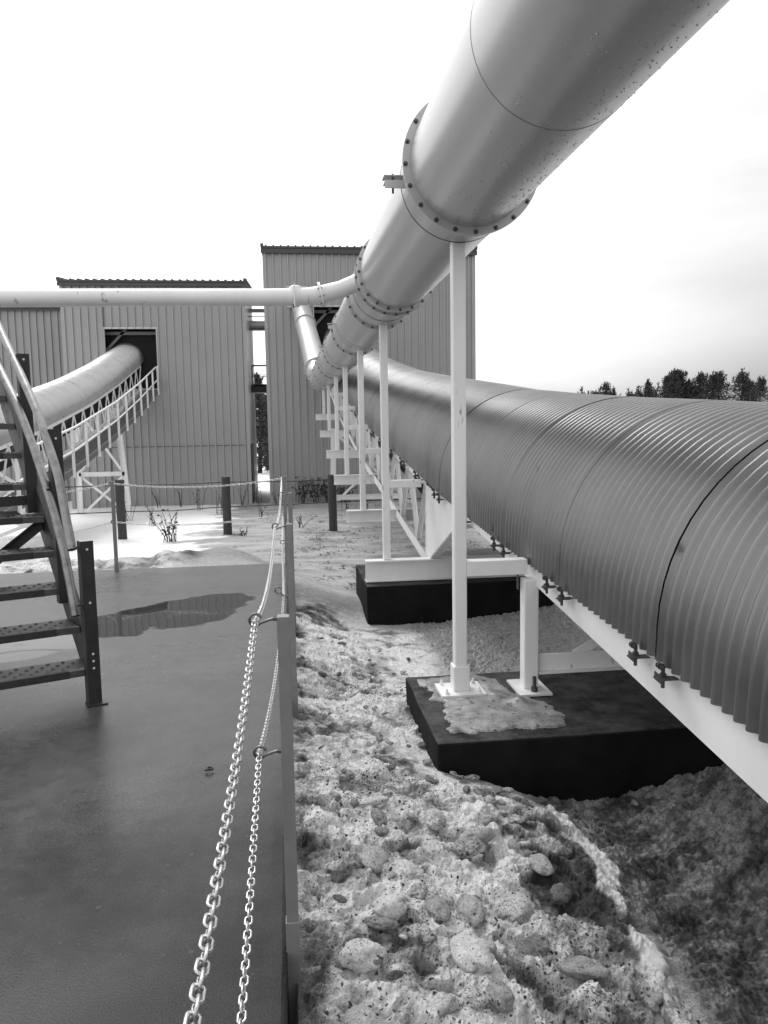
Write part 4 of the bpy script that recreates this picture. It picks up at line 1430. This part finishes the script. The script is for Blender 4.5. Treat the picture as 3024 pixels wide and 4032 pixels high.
def chain(name, label, anchors, sags, pitch=.0235, width=.0225, wire=.0056, twist=.02, seed=1):
    pts = []
    for (a, b), sg in zip(zip(anchors[:-1], anchors[1:]), sags):
        a, b = Vector(a), Vector(b)
        for k in range(40):
            t = k / 40
            p = a.lerp(b, t)
            p.z -= sg * 4 * t * (1 - t)
            pts.append(p)
    pts.append(Vector(anchors[-1]))
    cum = [0]
    for p, q in zip(pts[:-1], pts[1:]):
        cum.append(cum[-1] + (q - p).length)
    P = np.array([p[:] for p in pts])
    n = int(cum[-1] / pitch)
    rnd = random.Random(seed)
    mb = MB()
    roll = RAD(50)
    for i in range(n):
        s = (i + .5) * pitch
        c = Vector([np.interp(s, cum, P[:, j]) for j in range(3)])
        e = Vector([np.interp(min(s + .01, cum[-1]), cum, P[:, j]) for j in range(3)]) - Vector([np.interp(max(s - .01, 0), cum, P[:, j]) for j in range(3)])
        T = e.normalized()
        H = T.cross(Vector((0, 0, 1))).normalized()
        V = H.cross(T)
        roll += rnd.gauss(twist * .4, .05)
        a = roll + (math.pi / 2 if i % 2 else 0) + rnd.gauss(0, .06)
        A = H * math.cos(a) + V * math.sin(a)
        link_mesh(mb, c, T, A, pitch, width, wire)
    o = mb.build(name, CHAINM, fixn=False)
    return tag(o, label, 'chain', 'galvanised fence chains')


chain('fence_chain', 'upper galvanised chain running along the pad edge past the nearest post',
      [(-.133, -.05, 1.08), (-.116, 2.35, 1.085), (-.092, 4.70, 1.082), (-.076, 7.05, 1.085), (-.09, 9.55, 1.09)], [.085, .10, .07, .04], seed=3)
chain('fence_chain', 'lower galvanised chain running along the pad edge near knee height',
      [(-.112, -.05, .66), (-.118, 2.35, .66), (-.052, 4.70, .645), (-.076, 7.05, .64), (-.09, 9.55, .62)], [.065, .10, .06, .04], seed=5, pitch=.0225, width=.0205, wire=.005)
chain('fence_chain', 'upper chain sagging between posts along the far pad edge',
      [(-.085, 9.56, 1.075), (-2.13, 9.55, 1.065), (-4.43, 9.55, 1.06)], [.075, .13], twist=.0, seed=7, pitch=.034, width=.026, wire=.0062)
chain('fence_chain', 'lower chain sagging between posts along the far pad edge',
      [(-.085, 9.56, .63), (-2.13, 9.55, .60), (-4.43, 9.55, .56)], [.075, .15], twist=.0, seed=9, pitch=.034, width=.026, wire=.0062)

# ------------------------------------------------------------------ stair
stair = thing('steel_stair', 'dark steel open stair with galvanised handrails at the left edge of the pad', 'stair', (-1.3, 4.85, 0))
AV = Vector((-math.sin(RAD(30.9)), math.cos(RAD(30.9)), 0))
TV = Vector((-math.cos(RAD(23)), -math.sin(RAD(23)), 0))
UZ = Vector((0, 0, 1))
T0 = Vector((-1.248, 4.856, .212))
RUN, RISE, WID, DEP = .230, .22, .86, .27
for k in range(11):
    p = T0 + AV * (RUN * k) + UZ * (RISE * k)
    q = p + TV * WID
    mb = MB()
    a, b, c, d = p, q, q + AV * DEP, p + AV * DEP
    th = .042
    mb.add([a - UZ * th, b - UZ * th, c - UZ * th, d - UZ * th, a, b, c, d], [(4, 5, 6, 7), (0, 1, 5, 4), (1, 2, 6, 5), (2, 3, 7, 6), (3, 0, 4, 7)])
    mb.add([a - UZ * th, b - UZ * th, b - UZ * th + AV * .012, a - UZ * th + AV * .012], [(0, 1, 2, 3)])
    for i in range(9):
        for j in range(4):
            off = .5 if j % 2 else 0
            u = .07 + (i + off) * .09
            if u > WID - .05: continue
            cpt = p + TV * u + AV * (.055 + j * .058) + UZ * .0005
            mb.lathe(cpt, UZ, [(0, .013), (.006, .009), (.006, .006)], 8, 0, True)
            mb.lathe(cpt + UZ * .0015, UZ, [(0, .0105), (.0005, .0105), (.0005, 0)], 8, 1, False)
    tr = mb.build('tread', [TREADM, NOSEM], stair)
    mb = MB()
    e0, e1 = p + TV * .14, q
    n0 = -AV * .006
    mb.add([e0 + n0 - UZ * th, e1 + n0 - UZ * th, e1 + n0 + UZ * .004, e0 + n0 + UZ * .004, e0 + AV * .03 + UZ * .004, e1 + AV * .03 + UZ * .004, e0 - UZ * th, e1 - UZ * th],
           [(0, 1, 2, 3), (3, 2, 5, 4), (0, 3, 4, 6)])
    mb.build('nosing', NOSEM, tr)
slope_dir = (AV * RUN + UZ * RISE).normalized()
for off in (-.012, WID + .012):
    b0 = T0 + TV * off + AV * .13 - UZ * .03
    s0 = b0 - slope_dir * .03
    s1 = b0 + slope_dir * (10.9 * math.hypot(RUN, RISE))
    mb = MB()
    side = 1 if off < 0 else -1
    perp = slope_dir.cross(AV.cross(UZ)).normalized()
    up = UZ
    mb.bar(s0, s1, .008, .20, up)
    mb.bar(s0, s1, .05, .008, up, ob=.096, oa=.021 * side)
    mb.bar(s0, s1, .05, .008, up, ob=-.096, oa=.021 * side)
    for k in range(10):
        pz = T0 + TV * (off - .006 * side) + AV * (RUN * k + .10) + UZ * (RISE * k - .03)
        for q_ in (0, .09):
            mb.lathe(pz + AV * q_, -TV * side, [(0, .012), (.012, .012), (.012, 0)], 6, 0, False)
    mb.build('stringer', STAIRM, stair)


def newel(base, zt, zb, foot=False, holes=()):
    mb = MB()
    u = -TV
    w = .078
    mb.bar(base + UZ * zb, base + UZ * zt, w, .007, up=AV)
    mb.bar(base + UZ * zb - u * (w / 2 - .0035) + AV * .03, base + UZ * zt - u * (w / 2 - .0035) + AV * .03, .007, .06, up=AV)
    for h in holes:
        mb.lathe(base + UZ * h - AV * .0042, -AV, [(0, .0075), (.0006, .0075), (.0006, 0)], 12, 1, False)
    for zc in (zt - .05, zt - .40):
        c = base - u * .045 + UZ * zc
        mb.tube([c + u * .012 - UZ * .03, c + u * .004 + UZ * .005, c - u * .012 + UZ * .018, c - u * .03 + UZ * .008], .008, 6)
    o = mb.build('newel_post', [STAIRM, STICKER], stair)
    if foot:
        m2 = MB()
        m2.bar(base - u * .055 + UZ * .006, base + u * .065 + UZ * .006, .10, .010, up=UZ)
        m2.build('foot_plate', STAIRM, o)


nb = Vector((-1.228, 4.798, 0))
newel(nb, 1.02, .01, True, holes=(.97, .64, .32, .275, .23))
newel(Vector((-1.496, 5.244, 0)), 1.70, .55, holes=(1.64,))
newel(Vector((-1.851, 5.837, 0)), 2.24, 1.1, holes=(2.2,))


def rail(pts, name):
    mb = MB()
    k = len(pts)
    P = [Vector(p) for p in pts]
    out = []
    for i in range(k - 1):                # smooth
        p0, p1, p2, p3 = P[max(i - 1, 0)], P[i], P[i + 1], P[min(i + 2, k - 1)]
        for t in np.linspace(0, 1, 6, endpoint=False):
            out.append(.5 * ((2 * p1) + (-p0 + p2) * t + (2 * p0 - 5 * p1 + 4 * p2 - p3) * t * t + (-p0 + 3 * p1 - 3 * p2 + p3) * t ** 3))
    out.append(P[-1])
    mb.tube(out, .027, 18)
    o = mb.build(name, RAILM, stair)
    m2 = MB()
    d = (out[0] - out[1]).normalized()
    m2.lathe(out[0] + d * .0005, d, [(0, .027), (.001, .027), (.001, 0)], 18)
    m2.build('end_cap', NOSEM if name == 'mid_rail' else STAIRM, o)


rail([(-1.325, 4.842, .965), (-1.384, 4.941, 1.207), (-1.428, 5.014, 1.40), (-1.509, 5.149, 1.58), (-1.603, 5.306, 1.762), (-1.721, 5.504, 1.94), (-1.881, 5.771, 2.16), (-2.02, 6.003, 2.345), (-2.40, 6.64, 2.86)], 'handrail')
rail([(-1.329, 4.848, .551), (-1.369, 4.915, .74), (-1.432, 5.021, .98), (-1.525, 5.177, 1.205), (-1.601, 5.303, 1.372), (-1.73, 5.519, 1.61), (-1.861, 5.738, 1.815), (-1.986, 5.947, 1.98), (-2.40, 6.64, 2.46)], 'mid_rail')
mb = MB()
s_ = T0 + AV * (RUN * 4.3) + UZ * (RISE * 4.3 - .12)
mb.angle(s_ - TV * .0, s_ + TV * .95 + AV * .25 - UZ * .80, .075, .008)
mb.build('brace', STAIRM, stair)
mb = MB()
s_ = T0 + AV * (RUN * 5.2) + UZ * (RISE * 4.9 - .10)
mb.bar(s_ + TV * .02, s_ + TV * WID, .012, .07)
mb.build('tie_bar', STAIRM, stair)
ld = T0 + AV * (RUN * 11) + UZ * (RISE * 11)
mb = MB()
mb.prism([ld - UZ * .05, ld + TV * WID - UZ * .05, ld + TV * WID + AV * .8 - UZ * .05, ld + AV * .8 - UZ * .05], UZ * .05)
mb.build('landing', TREADM, stair)
for u_, w_ in ((WID - .05, .1), (WID - .05, .75), (.12, .75)):
    t_ = ld + AV * w_ + TV * u_
    mb = MB()
    mb.bar(Vector((t_.x, t_.y, 0)), Vector((t_.x, t_.y, ld.z - .05)), .07, .07)
    mb.build('rear_leg', STAIRM, stair)
mb = MB()
s_ = T0 + AV * (RUN * 4 + .03) + UZ * (RISE * 4 + .006)
mb.prism([s_ + TV * .10 + AV * .16, s_ + TV * .30 - AV * .02, s_ + TV * .34 + UZ * .02, s_ + TV * .13 + AV * .19 + UZ * .025], TV * .32 - AV * .14 + UZ * .012)
tag(mb.build('loose_nosing_strip', NOSEM), 'loose dark strip lying across a stair tread', 'strip')

# ------------------------------------------------------------------ bollards and cables
for x, y, lab in ((-3.998, 18.9, 'dark timber bollard behind the far chain, leftmost of three'),
                  (-1.537, 19.15, 'dark timber bollard in the middle, at the edge of the white snow'),
                  (1.072, 19.25, 'dark timber bollard under the duct posts')):
    zb = ground_z(x, y)
    mb = MB()
    pts, rs = [], []
    for k in range(8):
        pts.append((x + .004 * math.sin(k), y, zb - .2 + (1.62) * k / 7)); rs.append(.105 + .003 * math.sin(k * 2.1))
    mb.tube(pts, rs, 18)
    tag(mb.build('timber_bollard', TIMBER), lab, 'bollard', 'timber bollards strung with cable')
for z0, z1, lab in ((.42, .41, 'upper dark wire cable strung between the timber bollards'), (-.22, -.165, 'lower dark wire cable strung between the timber bollards')):
    mb = MB()
    pts = [(-14, 18.2, z0 - .02), (-9, 18.5, z0 - .03), (-4, 19.02, z0), (-2.8, 19.1, z0 - .02), (-1.54, 19.27, (z0 + z1) / 2), (0, 19.3, z1 - .02), (1.07, 19.37, z1), (4.5, 19.4, z1 + .05), (10, 19.4, z1 + .08)]
    mb.tube(pts, .013, 6)
    tag(mb.build('wire_cable', CABLEM), lab, 'cable')

# ------------------------------------------------------------------ plants
def weed(name, x, y, h, n, seed, label, group=None, leaf=.05, spread=.18, cat='weed', leaves=8):
    rnd = random.Random(seed)
    z = ground_z(x, y) - .03
    mb, lf = MB(), MB()
    for _ in range(n):
        hh = h * rnd.uniform(.55, 1.0)
        dx, dy = rnd.gauss(0, spread), rnd.gauss(0, spread)
        bx, by = x + rnd.gauss(0, spread * .35), y + rnd.gauss(0, spread * .35)
        pts = [(bx + dx * t ** 1.5, by + dy * t ** 1.5, z + hh * t) for t in (0, .3, .6, .85, 1)]
        mb.tube(pts, [.010, .009, .007, .005, .003], 5, cap=False)
        for _ in range(leaves):
            t = rnd.uniform(.35, 1)
            c = Vector((bx + dx * t ** 1.5, by + dy * t ** 1.5, z + hh * t))
            d = Vector((rnd.gauss(0, 1), rnd.gauss(0, 1), rnd.gauss(-.3, .7))).normalized()
            s = d.cross(Vector((rnd.gauss(0, 1), rnd.gauss(0, 1), rnd.gauss(0, 1)))).normalized()
            L_ = leaf * rnd.uniform(.6, 1.6)
            lf.add([c, c + d * L_ * .5 + s * L_ * .28, c + d * L_ * 1.1, c + d * L_ * .5 - s * L_ * .28], [(0, 1, 2, 3)])
    r = thing(name, label, cat, (x, y, z), group)
    mb.build('stem', WEEDM, r, fixn=False)
    lf.build('leaves', WEEDM, r, fixn=False)


weed('shrub', -2.74, 17.9, .85, 13, 1, 'small dark leafy shrub standing in white snow behind the far chain', leaf=.07, spread=.22, cat='shrub', leaves=7)
weed('dry_weed', -1.12, 18.6, .26, 6, 2, 'low dry tuft beside the foot of the middle timber bollard', leaf=.04, spread=.10, cat='weed', leaves=5)
spots = [(-7.0, 32.0, .7, 'dry weed against the left building below the trestle'), (-5.2, 31.6, .9, 'tall dry weed below the trestle leg at the left building'),
         (-4.4, 31.9, 1.0, 'twin dark stalked weed against the left building wall'), (-3.3, 29.0, 1.1, 'thin pale weed in the snow before the left building'),
         (-2.4, 27.0, .9, 'bushy dry weed in the snow behind the middle bollard'), (-1.9, 31.5, 1.2, 'tall dry weed at the right corner of the left building'),
         (-1.35, 33.6, 1.0, 'dry weed in the gap between the two buildings'), (-.55, 32.0, .7, 'single dark weed at the left corner of the tall building'),
         (.55, 32.2, 1.25, 'tall clump of dark weeds against the tall building wall'), (1.05, 32.1, 1.15, 'dense clump of dark weeds on the tall building wall behind the bollard'),
         (1.6, 32.0, 1.1, 'dark weeds at the tall building wall right of the bollard'), (2.3, 31.6, 1.1, 'dark weeds at the tall building wall beneath the conveyor'),
         (1.9, 26.5, .7, 'low weeds beneath the outrigger beams'), (2.6, 26.0, .7, 'low weeds below the conveyor truss'),
         (-3.9, 22.5, .9, 'arching dry weed in snow behind the left bollard'), (-.9, 24.0, .6, 'small dry weed in the field right of the middle bollard'),
         (.25, 20.5, .5, 'tiny dry weed in the field left of the right bollard'), (-5.0, 25.0, .8, 'dry weed in the snow near the trestle')]
for i, (x, y, h, lab) in enumerate(spots):
    dense = y > 31.5 and .3 < x < 3
    weed('dry_weed', x, y, h, 14 if dense else 5, 20 + i, lab, 'dry weeds sticking out of the snow', leaf=.09 if dense else .05, spread=.28 if dense else .15, leaves=14 if dense else 5)


def pine(x, y, h, w, seed, label, base=None, m=NEEDLE, bare=.12, group='pines beyond the conveyor', n=150, dens=13):
    rnd = random.Random(seed)
    z = base if base is not None else float(g_far(np.array([[x]]), np.array([[y]]))[0, 0])
    w *= 1.25 if y > 70 else 1
    r = thing('pine_tree', label, 'tree', (x, y, z), group)
    mb = MB()
    mb.tube([(x, y, z - .3), (x + .03 * h * rnd.uniform(-1, 1), y, z + h * .5), (x, y, z + h * .98)], [.025 * h, .016 * h, .004 * h], 7, cap=False)
    cr = MB()
    for i in range(n):
        t = bare + (1 - bare) * rnd.random() ** .8
        rad = w / 2 * min(1, (1.04 - t) * 1.35) ** .95 * rnd.uniform(.15, 1.0) * (1.0 + .3 * math.sin(seed + 11 * t + 2 * math.sin(seed * 3 + t * 7)))
        th = rnd.uniform(0, 2 * math.pi)
        c = Vector((x + math.cos(th) * rad, y + math.sin(th) * rad, z + (h - .25) * t + rad * .15))
        if rad > .25 * w and i % 3 == 0:
            mb.tube([(x, y, c.z - rad * .2), c], [.006 * h, .002 * h], 4, cap=False)
        for _ in range(dens):
            d = Vector((rnd.gauss(0, 1), rnd.gauss(0, 1), rnd.gauss(.45, .8))).normalized()
            s = d.cross(Vector((rnd.gauss(0, 1), rnd.gauss(0, 1), rnd.gauss(0, 1)))).normalized()
            L_ = rnd.uniform(.18, .42) * (.6 + h * .06)
            o_ = c + Vector((rnd.gauss(0, .16), rnd.gauss(0, .16), rnd.gauss(0, .12)))
            cr.add([o_ - s * L_ * .16, o_ + s * L_ * .16, o_ + d * L_], [(0, 1, 2)])
    for _ in range(rnd.randint(5, 10)):
        th, rad = rnd.uniform(0, 6.28), rnd.uniform(0, .34) * w
        c = Vector((x + math.cos(th) * rad, y + math.sin(th) * rad, z + h * (1.0 - .75 * rad / w) - rnd.uniform(.15, .5)))
        for q in range(16):
            o_ = c + Vector((rnd.gauss(0, .05), rnd.gauss(0, .05), rnd.uniform(0, .55)))
            d = Vector((rnd.gauss(0, .5), rnd.gauss(0, .5), 1)).normalized()
            s = Vector((rnd.gauss(0, 1), rnd.gauss(0, 1), 0)).normalized()
            cr.add([o_ - s * .05, o_ + s * .05, o_ + d * .3], [(0, 1, 2)])
    mb.build('trunk', BARK, r, fixn=False)
    cr.build('crown', m, r, fixn=False)


PB = 75
for i, (x, top, w, lab, n) in enumerate([
        (29.4, 5.05, 2.2, 'lowest pine at the left end of the far tree line', 60), (31.0, 5.2, 2.4, 'low bushy pine second from the left end of the tree line', 80),
        (32.8, 5.85, 3.0, 'small pointed pine near the left end of the tree line', 150), (34.4, 4.9, 2.2, 'lowest pine in the dip of the tree line', 70), (35.9, 5.2, 2.8, 'low pine right of the dip in the tree line', 110),
        (37.4, 6.05, 2.4, 'narrow spiky pine left of the big dark pines', 150), (38.5, 6.55, 2.8, 'tall pine on the left flank of the biggest pine', 230), (39.5, 6.75, 2.6, 'slim pine leaning on the biggest dark pine', 220),
        (40.7, 7.25, 3.9, 'biggest darkest pine in the middle of the tree line', 460), (42.1, 6.75, 3.0, 'pine on the right flank of the biggest pine', 260),
        (44.0, 6.65, 2.5, 'airy pine first right of the gap in the tree line', 150), (45.3, 7.05, 2.7, 'tallest airy pine right of the gap', 170), (46.6, 6.85, 2.8, 'airy pine with bare lower trunk right of the gap', 170),
        (30.2, 4.75, 2.6, 'flat topped low pine between the first two of the tree line', 60), (33.6, 5.0, 2.6, 'stubby pine in the dip right of the small pointed pine', 80), (36.6, 5.35, 2.8, 'low broad pine at the foot of the narrow spiky pine', 110), (41.4, 6.0, 3.4, 'squat pine low in front of the biggest pine', 200), (43.1, 5.4, 2.4, 'low ragged pine in the gap of the tree line', 70), (47.4, 5.9, 2.4, 'ragged pine between the bare trunked pine and the short sparse one', 100),
        (48.0, 5.4, 2.0, 'short sparse pine near the right frame edge', 70), (50.0, 6.3, 2.8, 'pine cut by the right frame edge', 160)]):
    zb = float(g_far(np.array([[x]]), np.array([[PB + (i % 3)]]))[0, 0]) - .7
    airy = lab.startswith(('airy', 'tallest airy', 'ragged'))
    pine(x, PB + (i % 3), top - zb, w, 40 + i, lab, base=zb, m=NEEDLE, bare=.22 if airy else .02, n=n, dens=12)
for i, (x, y, h, w, lab) in enumerate([(-2.1, 57, 7.2, 2.2, 'dark pine filling the left of the gap between the buildings'), (-1.1, 58.5, 6.6, 2.2, 'dark pine filling the right of the gap between the buildings'),
                                        (-1.6, 61, 5.6, 2.6, 'lower dark pine behind the others in the gap')]):
    pine(x, y, h, w, 70 + i, lab, m=NEEDLE2, bare=.02, group='pines in the gap between the buildings', n=240, dens=14)

# ------------------------------------------------------------------ debris
rnd = random.Random(8)
mb = MB()
c = Vector((-.433, 3.714, .006))
mb.prism([c + Vector((-.022, -.004, 0)), c + Vector((-.004, -.012, .006)), c + Vector((.018, -.006, .002)), c + Vector((.022, .008, 0)), c + Vector((.002, .012, .01)), c + Vector((-.014, .010, .002))], (0, 0, .007))
tag(mb.build('dead_leaf', LEAFD), 'small crumpled dark leaf lying on the bare pad left of the chains', 'leaf')
# lumps of broken frozen snow on the bank
import bmesh
from mathutils import noise as mn
mb = MB()
lumps = [(.52, 2.20, .075), (.80, 2.42, .10), (.44, 2.72, .085), (.66, 2.05, .06), (.95, 2.15, .06), (.28, 2.55, .06), (.62, 2.62, .09), (.33, 1.98, .05), (1.02, 2.75, .07), (.72, 3.05, .08),
         (.36, 3.3, .07), (.55, 3.65, .06), (.18, 2.05, .05), (.88, 3.3, .06), (1.1, 1.95, .05), (.5, 1.75, .06), (.8, 1.75, .06), (1.15, 3.95, .045), (1.35, 3.98, .045), (1.9, 3.96, .03)]
for _ in range(150):
    lumps.append((rnd.uniform(.12, 1.15), rnd.uniform(1.6, 4.6) if _ % 3 else rnd.uniform(4.6, 7), rnd.uniform(.015, .05)))
big_lumps = [(.80, 2.65, .085, .74), (.575, 2.40, .07, .86), (.42, 2.86, .09, .84), (.32, 2.63, .08, .88), (.30, 2.95, .07, .66), (.20, 2.40, .07, .86), (.50, 2.63, .06, .60), (.78, 3.15, .07, .66), (.62, 2.22, .065, .62), (.19, 2.10, .075, .7), (.42, 2.18, .06, .8),
             (.95, 2.35, .06, .6), (1.0, 2.95, .055, .66), (.62, 3.3, .06, .76), (.35, 3.45, .06, .8)]
lumps = [(a, b, c / .72) for a, b, c, d in big_lumps] + lumps
cols = []
for (x, y, sz_) in lumps:
    if x > .62 and y > 4.0 and sz_ > .046: continue
    sz_ *= .72
    bm = bmesh.new()
    bmesh.ops.create_icosphere(bm, subdivisions=4 if sz_ > .04 else 3, radius=1)
    a_, b_, c_ = sz_ * rnd.uniform(.8, 1.5), sz_ * rnd.uniform(.55, .95), sz_ * rnd.uniform(.35, .6)
    rot = Matrix.Rotation(rnd.uniform(0, 3), 3, 'Z') @ Matrix.Rotation(rnd.uniform(-.6, .6), 3, 'X')
    off = Vector((rnd.uniform(0, 50), rnd.uniform(0, 50), rnd.uniform(0, 50)))
    z = ground_z(x, y) + .018 - c_ * .10
    vs = []
    for v in bm.verts:
        q = v.co.copy()
        k = 1 + .40 * mn.noise(q * 1.2 + off) + .16 * mn.noise(q * 3.2 + off) + .06 * mn.noise(q * 9 + off)
        k = min(k, 1.08)                      # broken flats
        vs.append(Vector((x, y, z)) + rot @ Vector((q.x * a_ * k, q.y * b_ * k, q.z * c_ * k)))
    mb.add(vs, [[v.index for v in f.verts] for f in bm.faces], 0, True)
    tone = next((q_[3] for q_ in big_lumps if abs(q_[0] - x) < 1e-6 and abs(q_[1] - y) < 1e-6), None)
    cols += [(tone or rnd.choice((.42, .5, .58, .66, .76)), .55 if tone else 1.0, 0, 1)] * len(vs)
    bm.free()
rub = mb.build('snow_rubble', SNOWM, fixn=False)
ca = rub.data.color_attributes.new('snow', 'FLOAT_COLOR', 'POINT')
ca.data.foreach_set('color', np.array(cols, dtype=np.float32).ravel())
tag(rub, 'broken lumps of dirty frozen snow along the pad', 'snow', kind='stuff')

# flattened dead grass and clods scattered over the bare field
mb = MB()
rg = random.Random(77)
cx = np.array([rg.uniform(-2.2, 4.6) for _ in range(1100)]); cy = np.array([10.2 + 22 * rg.random() ** 1.3 for _ in range(1100)])
keep = (fbm(cx * .5, cy * .5, 3, 33) > -.05) & ((cx > -1.6) | (cy > 20))
cz = ground_base(cx[None, :], cy[None, :])[0]
for x, y, z, k in zip(cx, cy, cz, keep):
    if not k or (abs(x + 1.0) < .8 and y < 12): continue
    n_ = rg.randint(4, 14)
    w_ = rg.uniform(.05, .22) * (1 + (y - 10) * .03)
    for _ in range(n_):
        px, py = x + rg.gauss(0, w_), y + rg.gauss(0, w_ * .6)
        a = rg.uniform(0, 6.28)
        L_ = rg.uniform(.04, .13)
        d = Vector((math.cos(a), math.sin(a), rg.uniform(-.05, .35)))
        t_ = Vector((-math.sin(a), math.cos(a), 0)) * rg.uniform(.006, .018)
        o_ = Vector((px, py, z + .016))
        mb.add([o_ - t_, o_ + t_, o_ + d * L_], [(0, 1, 2)])
tag(mb.build('dead_grass', WEEDM, fixn=False), 'flattened dead grass poking through the grey snow field', 'grass', kind='stuff')
